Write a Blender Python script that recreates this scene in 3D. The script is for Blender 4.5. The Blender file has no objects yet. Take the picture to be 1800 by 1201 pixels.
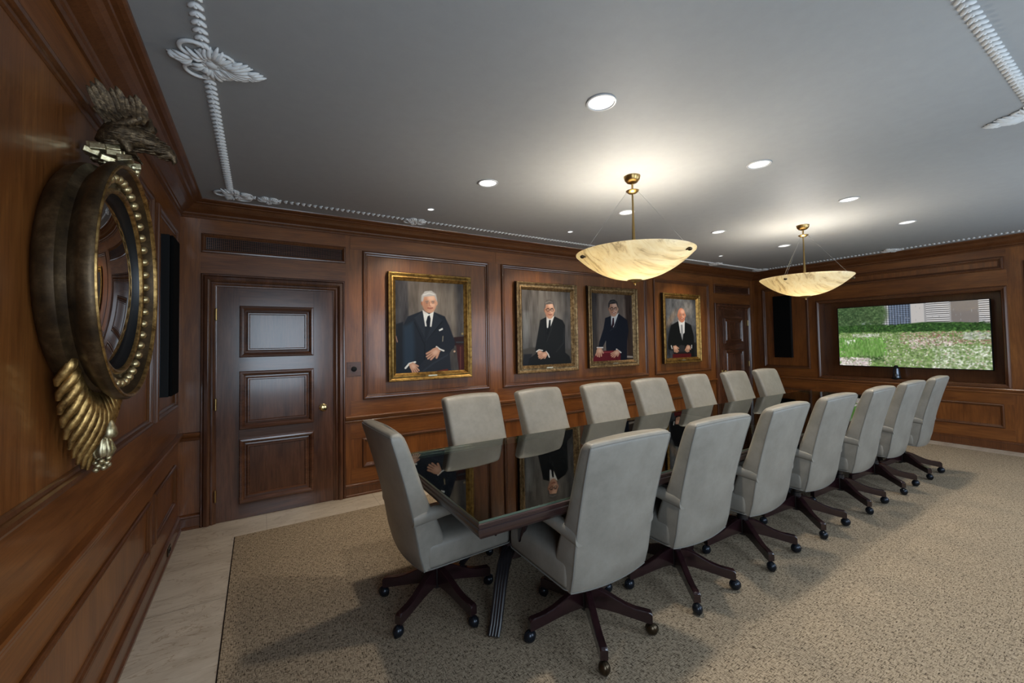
import bpy, math, random
import numpy as np
from mathutils import Vector, Matrix

random.seed(7)
rng = np.random.default_rng(11)
PI = math.pi
S = bpy.context.scene
COL = S.collection

# ------------------------------------------------------------------ camera
YAW, PITCH, ROLL = 0.551, 0.03146, -0.0172
cd = bpy.data.cameras.new('camera')
cam = bpy.data.objects.new('camera', cd)
COL.objects.link(cam)
fw = Vector((math.sin(YAW) * math.cos(PITCH), math.cos(YAW) * math.cos(PITCH), math.sin(PITCH)))
rt = Vector((math.cos(YAW), -math.sin(YAW), 0))
up = rt.cross(fw)
r2 = rt * math.cos(ROLL) + up * math.sin(ROLL)
u2 = -rt * math.sin(ROLL) + up * math.cos(ROLL)
cam.matrix_world = Matrix(((r2.x, u2.x, -fw.x, 0), (r2.y, u2.y, -fw.y, 0), (r2.z, u2.z, -fw.z, 1.52), (0, 0, 0, 1)))
cd.sensor_width = 36
cd.lens = 724.23 / 1800 * 36
cd.shift_y = (578.0 - 600.5) / 1800
cd.clip_start = 0.02
S.camera = cam

# ------------------------------------------------------------------ view, world and daylight
S.view_settings.view_transform = 'Standard'
S.view_settings.look = 'None'
S.view_settings.exposure = 0.72
S.view_settings.gamma = 1.0
S.view_settings.use_curve_mapping = False
S.cycles.use_denoising = True
S.cycles.max_bounces = 8
S.cycles.caustics_reflective = False
S.cycles.caustics_refractive = False
S.cycles.sample_clamp_indirect = 4.0

W_ = bpy.data.worlds.new('daylight')
S.world = W_
W_.use_nodes = True
W_.node_tree.nodes['Background'].inputs[0].default_value = (0.75, 0.87, 1.0, 1)
W_.node_tree.nodes['Background'].inputs[1].default_value = 1.0

# room dimensions
XL, XR, YB, YF, H = -0.571, 8.264, 4.408, -0.62, 2.769
WIN = [(-0.25, 1.05), (2.05, 3.35), (4.4, 5.7), (6.4, 7.7)]          # windows in the wall behind the camera (x0, x1)
WZ0, WZ1 = 0.62, 2.25


def area_light(name, loc, rot, sx, sy, power, color):
    l = bpy.data.lights.new(name, 'AREA')
    l.shape = 'RECTANGLE'
    l.size, l.size_y = sx, sy
    l.energy = power
    l.color = color
    o = bpy.data.objects.new(name, l)
    o.location = loc
    o.rotation_euler = rot
    COL.objects.link(o)
    return o


for (a, b), pw in zip(WIN, (15, 15, 14, 12)):                    # daylight through each window
    area_light('window_daylight', ((a + b) / 2, YF - 0.03, (WZ0 + WZ1) / 2), (PI / 2, 0, 0), b - a - 0.1, WZ1 - WZ0 - 0.1, pw * 1.2, (0.66, 0.83, 1.0))


def point_light(name, loc, power, color, radius):
    l = bpy.data.lights.new(name, 'POINT')
    l.energy = power
    l.color = color
    l.shadow_soft_size = radius
    o = bpy.data.objects.new(name, l)
    o.location = loc
    COL.objects.link(o)
    return o


def spot_light(name, loc, power, color, radius, angle, blend=0.6):
    l = bpy.data.lights.new(name, 'SPOT')
    l.energy = power
    l.color = color
    l.shadow_soft_size = radius
    l.spot_size = math.radians(angle)
    l.spot_blend = blend
    o = bpy.data.objects.new(name, l)
    o.location = loc
    COL.objects.link(o)
    return o


# ------------------------------------------------------------------ helpers: meshes
class MB:
    def __init__(s):
        s.v = []
        s.f = []

    def add(s, vs, fs):
        n = len(s.v)
        s.v += [tuple(p) for p in vs]
        s.f += [tuple(i + n for i in f) for f in fs]
        return s

    def box(s, x0, x1, y0, y1, z0, z1, M=None):
        vs = [Vector(p) for p in ((x0, y0, z0), (x1, y0, z0), (x1, y1, z0), (x0, y1, z0), (x0, y0, z1), (x1, y0, z1), (x1, y1, z1), (x0, y1, z1))]
        if M:
            vs = [M @ p for p in vs]
        return s.add(vs, [(0, 3, 2, 1), (4, 5, 6, 7), (0, 1, 5, 4), (1, 2, 6, 5), (2, 3, 7, 6), (3, 0, 4, 7)])

    def loft(s, rings, closed=True, cap=True, loop=False):
        n = len(rings[0])
        vs = [p for r in rings for p in r]
        fs = []
        m = len(rings)
        for i in range(m if loop else m - 1):
            a, b = i * n, ((i + 1) % m) * n
            for j in range(n if closed else n - 1):
                k = (j + 1) % n
                fs.append((a + j, a + k, b + k, b + j))
        if cap and not loop and closed:
            fs.append(tuple(reversed(range(n))))
            fs.append(tuple((m - 1) * n + j for j in range(n)))
        return s.add(vs, fs)

    def lathe(s, prof, c=(0, 0, 0), n=32, axis='Z', cap=True, M=None):
        rings = []
        for r, h in prof:
            ring = []
            for i in range(n):
                a = 2 * PI * i / n
                if axis == 'Z':
                    p = Vector((c[0] + r * math.cos(a), c[1] + r * math.sin(a), c[2] + h))
                elif axis == 'X':
                    p = Vector((c[0] + h, c[1] + r * math.cos(a), c[2] + r * math.sin(a)))
                else:
                    p = Vector((c[0] + r * math.sin(a), c[1] + h, c[2] + r * math.cos(a)))
                ring.append(M @ p if M else p)
            rings.append(ring)
        return s.loft(rings, cap=cap)

    def tube(s, pts, r, n=8, cap=True, loop=False):
        pts = [Vector(p) for p in pts]
        rs = r if isinstance(r, (list, tuple)) else [r] * len(pts)
        rings = []
        N = len(pts)
        nrm = None
        for i, p in enumerate(pts):
            if loop:
                t = pts[(i + 1) % N] - pts[i - 1]
            else:
                t = pts[min(i + 1, N - 1)] - pts[max(i - 1, 0)]
            t.normalize()
            if nrm is None:
                nrm = t.orthogonal().normalized()
            else:
                nrm = (nrm - t * nrm.dot(t))
                nrm = nrm.normalized() if nrm.length > 1e-6 else t.orthogonal().normalized()
            b = t.cross(nrm)
            rings.append([p + (nrm * math.cos(2 * PI * j / n) + b * math.sin(2 * PI * j / n)) * rs[i] for j in range(n)])
        return s.loft(rings, cap=cap, loop=loop)

    def ball(s, c, r, nu=12, nv=8, sc=(1, 1, 1), M=None):
        rings = []
        for j in range(1, nv):
            t = PI * j / nv
            rings.append([Vector((r * sc[0] * math.sin(t) * math.cos(2 * PI * i / nu), r * sc[1] * math.sin(t) * math.sin(2 * PI * i / nu), -r * sc[2] * math.cos(t))) for i in range(nu)])
        C = Vector(c)
        n0 = len(s.v)
        f = lambda p: tuple((M @ p if M else p) + C)
        for rg in rings:
            s.v += [f(p) for p in rg]
        s.v += [f(Vector((0, 0, -r * sc[2]))), f(Vector((0, 0, r * sc[2])))]
        for j in range(len(rings) - 1):
            for i in range(nu):
                k = (i + 1) % nu
                s.f.append((n0 + j * nu + i, n0 + j * nu + k, n0 + (j + 1) * nu + k, n0 + (j + 1) * nu + i))
        b, t_ = n0 + len(rings) * nu, n0 + len(rings) * nu + 1
        for i in range(nu):
            k = (i + 1) % nu
            s.f.append((b, n0 + k, n0 + i))
            s.f.append((t_, n0 + (len(rings) - 1) * nu + i, n0 + (len(rings) - 1) * nu + k))
        return s

    def build(s, name, m, parent=None, smooth=False, loc=None, bevel=0, sub=0, angle=40):
        me = bpy.data.meshes.new(name)
        me.from_pydata(s.v, [], s.f)
        me.validate()
        me.update()
        if m:
            me.materials.append(m)
        if smooth:
            me.polygons.foreach_set('use_smooth', [True] * len(me.polygons))
            if not sub:
                try:
                    me.set_sharp_from_angle(angle=math.radians(angle))
                except Exception:
                    pass
        o = bpy.data.objects.new(name, me)
        COL.objects.link(o)
        if loc:
            o.location = loc
        if parent:
            o.parent = parent
        if bevel:
            b = o.modifiers.new('bevel', 'BEVEL')
            b.width = bevel
            b.segments = 2
            b.limit_method = 'ANGLE'
        if sub:
            q = o.modifiers.new('sub', 'SUBSURF')
            q.levels = q.render_levels = sub
        return o


def tag(o, label, cat, group=None):
    o['label'] = label
    o['category'] = cat
    if group:
        o['group'] = group
    return o


def thing(name, label, cat, loc=(0, 0, 0), rz=0, group=None):
    o = bpy.data.objects.new(name, None)
    o.empty_display_size = 0.1
    COL.objects.link(o)
    o.location = loc
    o.rotation_euler = (0, 0, rz)
    return tag(o, label, cat, group)


def struct(o):
    o['kind'] = 'structure'
    return o


def copy_tree(o, parent=None):
    c = o.copy()
    COL.objects.link(c)
    c.parent = parent
    for ch in list(o.children):
        copy_tree(ch, c)
    return c


# ------------------------------------------------------------------ helpers: materials
def mat(name):
    m = bpy.data.materials.new(name)
    m.use_nodes = True
    nt = m.node_tree
    return m, nt, nt.nodes['Principled BSDF']


def nd(nt, t, **kw):
    n = nt.nodes.new(t)
    for k, v in kw.items():
        if k in n.inputs:
            n.inputs[k].default_value = v
        else:
            setattr(n, k, v)
    return n


def ramp(nt, fac, stops):
    r = nt.nodes.new('ShaderNodeValToRGB')
    e = r.color_ramp.elements
    while len(e) < len(stops):
        e.new(0.5)
    for q, (p, c) in zip(e, stops):
        q.position = p
        q.color = (c[0], c[1], c[2], 1)
    nt.links.new(fac, r.inputs[0])
    return r


def coords(nt, scale, kind='Object'):
    tc = nt.nodes.new('ShaderNodeTexCoord')
    mp = nt.nodes.new('ShaderNodeMapping')
    mp.inputs['Scale'].default_value = scale
    nt.links.new(tc.outputs[kind], mp.inputs[0])
    return mp.outputs[0]


def simple(name, col, rough=0.5, metal=0.0, coat=0.0, spec=0.5):
    m, nt, b = mat(name)
    b.inputs['Base Color'].default_value = (*col, 1)
    b.inputs['Roughness'].default_value = rough
    b.inputs['Metallic'].default_value = metal
    b.inputs['Coat Weight'].default_value = coat
    b.inputs['Specular IOR Level'].default_value = spec
    return m


def wood(name, long_axis, c1, c2, c3, rough=0.34, coat=0.22):
    """polished wood with the grain running along long_axis"""
    m, nt, b = mat(name)
    sc = [1.0, 1.0, 1.0]
    fine = [26.0, 26.0, 26.0]
    sc = [3.2, 3.2, 3.2]
    sc['XYZ'.index(long_axis)] = 0.45
    fine['XYZ'.index(long_axis)] = 1.2
    n1 = nd(nt, 'ShaderNodeTexNoise', Scale=2.8, Detail=6.0, Roughness=0.62, Distortion=0.7)
    nt.links.new(coords(nt, sc), n1.inputs['Vector'])
    n2 = nd(nt, 'ShaderNodeTexNoise', Scale=4.0, Detail=4.0, Roughness=0.65, Distortion=0.3)
    nt.links.new(coords(nt, fine), n2.inputs['Vector'])
    r1 = ramp(nt, n1.outputs[0], [(0.3, c1), (0.5, c2), (0.72, c3)])
    r2_ = ramp(nt, n2.outputs[0], [(0.32, (0.55, 0.5, 0.47)), (0.58, (1, 1, 1))])
    mx = nt.nodes.new('ShaderNodeMixRGB')
    mx.blend_type = 'MULTIPLY'
    mx.inputs[0].default_value = 0.75
    nt.links.new(r1.outputs[0], mx.inputs[1])
    nt.links.new(r2_.outputs[0], mx.inputs[2])
    nt.links.new(mx.outputs[0], b.inputs['Base Color'])
    b.inputs['Roughness'].default_value = rough
    b.inputs['Coat Weight'].default_value = coat
    b.inputs['Coat Roughness'].default_value = 0.12
    bp = nt.nodes.new('ShaderNodeBump')
    bp.inputs['Strength'].default_value = 0.05
    bp.inputs['Distance'].default_value = 0.002
    nt.links.new(n2.outputs[0], bp.inputs['Height'])
    nt.links.new(bp.outputs[0], b.inputs['Normal'])
    return m


CH1, CH2, CH3 = (0.125, 0.038, 0.0085), (0.20, 0.066, 0.0145), (0.275, 0.098, 0.0225)
M = {}
M['wood_z'] = wood('cherry_vertical', 'Z', CH1, CH2, CH3)
M['wood_x'] = wood('cherry_along_x', 'X', CH1, CH2, CH3)
M['wood_y'] = wood('cherry_along_y', 'Y', CH1, CH2, CH3)
DK1, DK2, DK3 = (0.055, 0.019, 0.009), (0.10, 0.037, 0.017), (0.155, 0.062, 0.03)
M['door_z'] = wood('walnut_vertical', 'Z', DK1, DK2, DK3, 0.26, 0.5)
M['door_x'] = wood('walnut_horizontal', 'X', DK1, DK2, DK3, 0.26, 0.5)
M['mold'] = wood('cherry_moulding', 'Z', (0.095, 0.031, 0.010), (0.12, 0.041, 0.013), (0.145, 0.052, 0.018), 0.28, 0.3)
M['mahog'] = wood('mahogany_leg', 'X', (0.012, 0.005, 0.006), (0.022, 0.008, 0.010), (0.035, 0.012, 0.014), 0.22, 0.6)
M['mahog_black'] = simple('ebonised_wood', (0.008, 0.007, 0.009), 0.38, 0, 0.1)
M['tabletop'] = wood('dark_mahogany_top', 'X', (0.13, 0.078, 0.04), (0.22, 0.135, 0.072), (0.29, 0.185, 0.10), 0.35, 0.1)
M['table_edge'] = wood('dark_mahogany_edge', 'X', (0.014, 0.007, 0.007), (0.03, 0.013, 0.013), (0.05, 0.02, 0.018), 0.3, 0.4)
M['black'] = simple('black_plastic', (0.006, 0.006, 0.006), 0.6, 0, 0, 0.2)
M['cloth_black'] = simple('speaker_grille_cloth', (0.004, 0.004, 0.004), 0.95, 0, 0, 0.1)
M['gap'] = simple('dark_gap', (0.004, 0.003, 0.003), 0.9, 0, 0, 0.1)
M['steel'] = simple('steel_wire', (0.5, 0.5, 0.5), 0.3, 1)
M['chrome'] = simple('dark_chrome', (0.12, 0.13, 0.15), 0.22, 1)
M['brass'] = simple('aged_brass', (0.42, 0.28, 0.11), 0.28, 1)
M['polished_brass'] = simple('polished_brass', (0.62, 0.45, 0.2), 0.18, 1)
M['bronze'] = simple('bronze_caster', (0.075, 0.055, 0.035), 0.3, 0.9)
M['caster'] = simple('dark_blue_black_caster', (0.018, 0.022, 0.03), 0.25, 0.6)
M['white_trim'] = simple('white_painted_metal', (0.45, 0.45, 0.45), 0.4)
M['plaster'] = simple('white_plaster', (0.7, 0.7, 0.69), 0.75)


def m_ceiling():
    m, nt, b = mat('grey_painted_ceiling')
    n = nd(nt, 'ShaderNodeTexNoise', Scale=14.0, Detail=6.0, Roughness=0.7)
    nt.links.new(coords(nt, (1, 1, 1)), n.inputs['Vector'])
    r = ramp(nt, n.outputs[0], [(0.3, (0.31, 0.312, 0.31)), (0.7, (0.33, 0.332, 0.33))])
    nt.links.new(r.outputs[0], b.inputs['Base Color'])
    b.inputs['Roughness'].default_value = 0.62
    b.inputs['Specular IOR Level'].default_value = 0.3
    return m


M['ceiling'] = m_ceiling()


def m_carpet():
    m, nt, b = mat('woven_carpet')
    L = nt.links
    big = nd(nt, 'ShaderNodeTexNoise', Scale=32.0, Detail=1.0)
    L.new(coords(nt, (1, 1, 1)), big.inputs['Vector'])
    a = nd(nt, 'ShaderNodeTexNoise', Scale=1.0, Detail=2.0, Roughness=0.6)
    L.new(coords(nt, (42, 190, 1)), a.inputs['Vector'])
    c = nd(nt, 'ShaderNodeTexNoise', Scale=1.0, Detail=2.0, Roughness=0.6)
    L.new(coords(nt, (190, 42, 1)), c.inputs['Vector'])
    mx = nt.nodes.new('ShaderNodeMath')
    mx.operation = 'MINIMUM'
    L.new(a.outputs[0], mx.inputs[0])
    L.new(c.outputs[0], mx.inputs[1])
    r = ramp(nt, mx.outputs[0], [(0.33, (0.032, 0.022, 0.014)), (0.38, (0.165, 0.125, 0.084)), (0.45, (0.275, 0.213, 0.147)), (0.57, (0.40, 0.32, 0.225))])
    L.new(r.outputs[0], b.inputs['Base Color'])
    b.inputs['Roughness'].default_value = 0.95
    b.inputs['Specular IOR Level'].default_value = 0.1
    bp = nt.nodes.new('ShaderNodeBump')
    bp.inputs['Strength'].default_value = 0.5
    bp.inputs['Distance'].default_value = 0.004
    L.new(mx.outputs[0], bp.inputs['Height'])
    L.new(bp.outputs[0], b.inputs['Normal'])
    return m


M['carpet'] = m_carpet()


def m_marble():
    m, nt, b = mat('beige_marble_tiles')
    L = nt.links
    n = nd(nt, 'ShaderNodeTexNoise', Scale=1.3, Detail=9.0, Roughness=0.7, Distortion=1.6)
    L.new(coords(nt, (1.2, 3.0, 1)), n.inputs['Vector'])
    w = nd(nt, 'ShaderNodeTexNoise', Scale=2.2, Detail=6.0, Roughness=0.55, Distortion=2.2)
    L.new(coords(nt, (1.0, 2.6, 1)), w.inputs['Vector'])
    base = ramp(nt, n.outputs[0], [(0.35, (0.42, 0.355, 0.28)), (0.6, (0.56, 0.49, 0.40))])
    vein = ramp(nt, w.outputs[0], [(0.478, (1, 1, 1)), (0.497, (0.6, 0.52, 0.44)), (0.512, (1, 1, 1))])
    mx = nt.nodes.new('ShaderNodeMixRGB')
    mx.blend_type = 'MULTIPLY'
    mx.inputs[0].default_value = 0.8
    L.new(base.outputs[0], mx.inputs[1])
    L.new(vein.outputs[0], mx.inputs[2])
    L.new(mx.outputs[0], b.inputs['Base Color'])
    b.inputs['Roughness'].default_value = 0.3
    return m


M['marble'] = m_marble()


def m_leather():
    m, nt, b = mat('grey_beige_leather')
    L = nt.links
    n = nd(nt, 'ShaderNodeTexNoise', Scale=5.0, Detail=8.0, Roughness=0.7)
    L.new(coords(nt, (1, 1, 1)), n.inputs['Vector'])
    r = ramp(nt, n.outputs[0], [(0.25, (0.175, 0.162, 0.138)), (0.55, (0.242, 0.225, 0.194)), (0.8, (0.30, 0.282, 0.245))])
    L.new(r.outputs[0], b.inputs['Base Color'])
    b.inputs['Roughness'].default_value = 0.42
    b.inputs['Specular IOR Level'].default_value = 0.45
    v = nd(nt, 'ShaderNodeTexVoronoi', Scale=420.0)
    L.new(coords(nt, (1, 1, 1)), v.inputs['Vector'])
    bp = nt.nodes.new('ShaderNodeBump')
    bp.inputs['Strength'].default_value = 0.12
    bp.inputs['Distance'].default_value = 0.001
    L.new(v.outputs[0], bp.inputs['Height'])
    L.new(bp.outputs[0], b.inputs['Normal'])
    return m


M['leather'] = m_leather()
M['piping'] = simple('leather_piping', (0.17, 0.165, 0.15), 0.3)


def m_gilt(name, c1, c2, c3, sc=30.0, rough=0.38, metal=0.85, bump=0.4):
    m, nt, b = mat(name)
    L = nt.links
    n = nd(nt, 'ShaderNodeTexNoise', Scale=sc, Detail=6.0, Roughness=0.7)
    L.new(coords(nt, (1, 1, 1)), n.inputs['Vector'])
    r = ramp(nt, n.outputs[0], [(0.33, c1), (0.52, c2), (0.7, c3)])
    L.new(r.outputs[0], b.inputs['Base Color'])
    b.inputs['Roughness'].default_value = rough
    b.inputs['Metallic'].default_value = metal
    bp = nt.nodes.new('ShaderNodeBump')
    bp.inputs['Strength'].default_value = bump
    bp.inputs['Distance'].default_value = 0.003
    L.new(n.outputs[0], bp.inputs['Height'])
    L.new(bp.outputs[0], b.inputs['Normal'])
    return m


M['gilt_dark'] = m_gilt('worn_dark_gilt', (0.03, 0.018, 0.009), (0.075, 0.045, 0.02), (0.17, 0.11, 0.055), 12, 0.4, 0.6)
M['gilt'] = m_gilt('carved_gilt', (0.09, 0.045, 0.014), (0.38, 0.225, 0.075), (0.64, 0.42, 0.155), 34, 0.34)
M['gilt_bright'] = m_gilt('gilt_balls', (0.4, 0.3, 0.14), (0.6, 0.47, 0.25), (0.75, 0.6, 0.35), 60, 0.28, 0.9, 0.15)
M['gilt_rock'] = m_gilt('silvered_gilt', (0.25, 0.18, 0.08), (0.5, 0.42, 0.25), (0.68, 0.6, 0.42), 50, 0.32, 0.85, 0.3)
M['eagle'] = m_gilt('blackened_gilt_feathers', (0.03, 0.02, 0.012), (0.10, 0.066, 0.036), (0.27, 0.185, 0.10), 75, 0.42, 0.7, 0.8)
M['frame_gold'] = m_gilt('antique_gold_frame', (0.11, 0.058, 0.017), (0.32, 0.185, 0.05), (0.5, 0.31, 0.095), 22, 0.36, 0.8, 0.3)
M['frame_dark'] = m_gilt('dark_frame_side', (0.015, 0.01, 0.006), (0.04, 0.027, 0.014), (0.08, 0.052, 0.025), 60, 0.5, 0.4, 0.5)
M['frame_pale'] = m_gilt('pale_gold_frame', (0.07, 0.04, 0.018), (0.24, 0.15, 0.066), (0.46, 0.33, 0.18), 26, 0.4, 0.75, 0.4)
M['plaque'] = simple('brass_nameplate', (0.55, 0.48, 0.34), 0.3, 0.9)
M['mirror'] = simple('convex_mirror_glass', (0.5, 0.47, 0.45), 0.02, 1)
M['ebony'] = simple('ebonised_slip', (0.005, 0.005, 0.006), 0.45, 0, 0.0)


def m_glass():
    m, nt, b = mat('clear_table_glass')
    L = nt.links
    nt.nodes.remove(b)
    out = nt.nodes['Material Output']
    fr = nd(nt, 'ShaderNodeFresnel', IOR=1.62)
    tr = nt.nodes.new('ShaderNodeBsdfTransparent')
    tr.inputs[0].default_value = (0.86, 0.93, 0.88, 1)
    gl = nt.nodes.new('ShaderNodeBsdfGlossy')
    gl.inputs['Roughness'].default_value = 0.012
    gl.inputs[0].default_value = (0.9, 0.93, 0.92, 1)
    mx = nt.nodes.new('ShaderNodeMixShader')
    L.new(fr.outputs[0], mx.inputs[0])
    L.new(tr.outputs[0], mx.inputs[1])
    L.new(gl.outputs[0], mx.inputs[2])
    L.new(mx.outputs[0], out.inputs[0])
    return m


M['glass'] = m_glass()
M['glass_edge'] = simple('green_glass_edge', (0.06, 0.09, 0.065), 0.12, 0, 0.5)


def m_alabaster():
    m, nt, b = mat('veined_alabaster')
    L = nt.links
    out = nt.nodes['Material Output']
    wv = nd(nt, 'ShaderNodeTexNoise', Scale=2.6, Detail=7.0, Roughness=0.62, Distortion=0.8)
    tc = nt.nodes.new('ShaderNodeTexCoord')
    mp = nt.nodes.new('ShaderNodeMapping')
    mp.inputs['Rotation'].default_value = (0.0, 0.35, 0.5)
    mp.inputs['Scale'].default_value = (0.9, 7.0, 5.0)
    L.new(tc.outputs['Object'], mp.inputs[0])
    L.new(mp.outputs[0], wv.inputs['Vector'])
    r = ramp(nt, wv.outputs[0], [(0.34, (0.52, 0.42, 0.25)), (0.46, (0.88, 0.78, 0.55)), (0.6, (0.97, 0.90, 0.70)), (0.74, (0.72, 0.62, 0.42))])
    L.new(r.outputs[0], b.inputs['Base Color'])
    b.inputs['Roughness'].default_value = 0.35
    tl = nt.nodes.new('ShaderNodeBsdfTranslucent')
    L.new(r.outputs[0], tl.inputs[0])
    mx = nt.nodes.new('ShaderNodeMixShader')
    mx.inputs[0].default_value = 0.42
    L.new(b.outputs[0], mx.inputs[1])
    L.new(tl.outputs[0], mx.inputs[2])
    L.new(mx.outputs[0], out.inputs[0])
    return m


M['alabaster'] = m_alabaster()


def m_emit(name, col, s):
    m, nt, b = mat(name)
    b.inputs['Base Color'].default_value = (0.8, 0.8, 0.8, 1)
    b.inputs['Emission Color'].default_value = (*col, 1)
    b.inputs['Emission Strength'].default_value = s
    return m


M['lamp_on'] = m_emit('downlight_lit', (1.0, 0.99, 0.97), 0.95)
M['lamp_dim'] = m_emit('downlight_reflector', (1.0, 1.0, 1.0), 0.5)


def m_attr(name, emit=0.0, rough=0.45, grain=False):
    m, nt, b = mat(name)
    L = nt.links
    a = nt.nodes.new('ShaderNodeAttribute')
    a.attribute_name = 'paint'
    if emit:
        b.inputs['Base Color'].default_value = (0.004, 0.004, 0.004, 1)
        L.new(a.outputs['Color'], b.inputs['Emission Color'])
        b.inputs['Emission Strength'].default_value = emit
    else:
        L.new(a.outputs['Color'], b.inputs['Base Color'])
    b.inputs['Roughness'].default_value = rough
    if not emit:
        b.inputs['Specular IOR Level'].default_value = 0.12
    return m


M['oil'] = m_attr('oil_painting', 0, 0.42)
M['screen'] = m_attr('lit_screen', 0.62, 0.12)

# ------------------------------------------------------------------ room shell
def WP(wall, u, d, z):
    """point on a wall: u along it, d out into the room, z up"""
    if wall == 'back':
        return (u, YB - d, z)
    if wall == 'left':
        return (XL + d, u, z)
    if wall == 'right':
        return (XR - d, u, z)
    return (u, YF + d, z)


def HZ(wall):
    return M['wood_x'] if wall in ('back', 'front') else M['wood_y']


def frame(mb, wall, u0, u1, z0, z1, prof, legs=False):
    """moulding run round a rectangle; prof = [(inset, protrusion)]; legs leaves the bottom side off"""
    rings = []
    for t, d in prof:
        if legs:
            q = [(u0 + t, z0), (u0 + t, z1 - t), (u1 - t, z1 - t), (u1 - t, z0)]
        else:
            q = [(u0 + t, z0 + t), (u0 + t, z1 - t), (u1 - t, z1 - t), (u1 - t, z0 + t)]
        rings.append([WP(wall, a, d, b) for a, b in q])
    return mb.loft(rings, closed=not legs, cap=False)


def strip(mb, wall, u0, u1, prof):
    """a profile [(protrusion, z)] run straight along a wall"""
    return mb.loft([[WP(wall, u0, d, z) for d, z in prof], [WP(wall, u1, d, z) for d, z in prof]], closed=True, cap=True)


def wbox(mb, wall, u0, u1, d0, d1, z0, z1):
    a = WP(wall, u0, d0, z0)
    b = WP(wall, u1, d1, z1)
    return mb.box(min(a[0], b[0]), max(a[0], b[0]), min(a[1], b[1]), max(a[1], b[1]), min(a[2], b[2]), max(a[2], b[2]))


RUG = (-0.16, 7.93, 0.1, 4.005)
mb = MB().box(XL - .1, XR + .5, YF - .2, YB + .1, -0.1, 0.0)
floor = struct(mb.build('floor', M['marble']))
j = MB()                                                     # joints between the border tiles
for x in (0.059, 0.98, 1.9, 2.82, 3.74, 4.66, 5.58, 6.5, 7.42):
    j.box(x - .001, x + .001, 4.005, YB, 0.0, 0.0006)
for y in (0.35, 1.26, 2.18, 3.1):
    j.box(XL, -0.16, y - .001, y + .001, 0.0, 0.0006)
j.build('tile_joint', simple('tile_grout', (0.22, 0.19, 0.15), 0.7), floor)
rug = MB().box(RUG[0], RUG[1], RUG[2], RUG[3], 0.0, 0.007).build('carpet', M['carpet'], bevel=0.002)
tag(rug, 'beige brown woven carpet inset in the marble floor under the table', 'carpet')
rb = MB()
for a, b_, c, d in ((RUG[0] - .004, RUG[0], RUG[2], RUG[3]), (RUG[0] - .004, RUG[1], RUG[3], RUG[3] + .004)):
    rb.box(a, b_, c, d, 0.0, 0.0045)
rb.build('metal_edge_strip', M['gap'], rug)

struct(MB().box(XL - .1, XR + .5, YF - .2, YB + .1, H, H + .1).build('ceiling', M['ceiling']))
wall = {}
wall['left'] = struct(MB().box(XL - .1, XL, YF - .2, YB + .1, 0, H).build('wall_left', M['wood_z']))
wall['back'] = struct(MB().box(XL - .1, XR + .5, YB, YB + .1, 0, H).build('wall_back', M['wood_z']))
# the wall with the screen has a recess cut into it
RY0, RY1, RZ0, RZ1, RD = 1.225, 3.275, 0.845, 2.085, 0.2
w = MB()
w.box(XR, XR + .1, YF - .2, RY0, 0, H).box(XR, XR + .1, RY1, YB + .1, 0, H)
w.box(XR, XR + .1, RY0, RY1, 0, RZ0).box(XR, XR + .1, RY0, RY1, RZ1, H)
wall['right'] = struct(w.build('wall_right', M['wood_z']))
w = MB()
w.box(XR + RD, XR + RD + .03, RY0 - .03, RY1 + .03, RZ0 - .03, RZ1 + .03)
w.box(XR + .1, XR + RD, RY0 - .03, RY0, RZ0 - .03, RZ1 + .03).box(XR + .1, XR + RD, RY1, RY1 + .03, RZ0 - .03, RZ1 + .03)
w.box(XR + .1, XR + RD, RY0, RY1, RZ0 - .03, RZ0).box(XR + .1, XR + RD, RY0, RY1, RZ1, RZ1 + .03)
w.build('screen_recess', M['mold'], wall['right'])
# wall behind the camera, with three tall windows
w = MB()
xs = [XL - .1] + [q for p in WIN for q in p] + [XR + .5]
for i in range(0, len(xs), 2):
    w.box(xs[i], xs[i + 1], YF - .1, YF, 0, H)
for a, b_ in WIN:
    w.box(a, b_, YF - .1, YF, 0, WZ0).box(a, b_, YF - .1, YF, WZ1, H)
wall['front'] = struct(w.build('wall_front', M['wood_z']))
for i, (a, b_) in enumerate(WIN):
    w = MB()
    frame(w, 'front', a - .08, b_ + .08, WZ0 - .08, WZ1 + .08, [(0, 0), (0, .025), (.03, .035), (.07, .02), (.08, 0), (.08, -.1)])
    o = struct(w.build('window_%d' % (i + 1), M['mold']))
    w = MB()
    w.box((a + b_) / 2 - .02, (a + b_) / 2 + .02, YF - .085, YF - .06, WZ0, WZ1)
    w.box(a, b_, YF - .085, YF - .06, 1.6, 1.64)
    w.build('window_sash', M['white_trim'], o)

# crown moulding round the whole ceiling
CP = [(0.0, 2.63), (0.012, 2.632), (0.018, 2.645), (0.014, 2.655), (0.022, 2.662), (0.026, 2.672), (0.03, 2.674),
      (0.045, 2.682), (0.07, 2.697), (0.09, 2.713), (0.105, 2.73), (0.118, 2.735), (0.122, 2.742), (0.14, 2.745),
      (0.155, 2.752), (0.163, 2.76), (0.166, 2.7685), (0.0, 2.7688)]
w = MB()
rings = []
for d, z in CP:
    rings.append([(XL + d, YF + d, z), (XR - d, YF + d, z), (XR - d, YB - d, z), (XL + d, YB - d, z)])
w.loft(rings, cap=False)
struct(w.build('trim_1', M['mold'], smooth=False))

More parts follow.
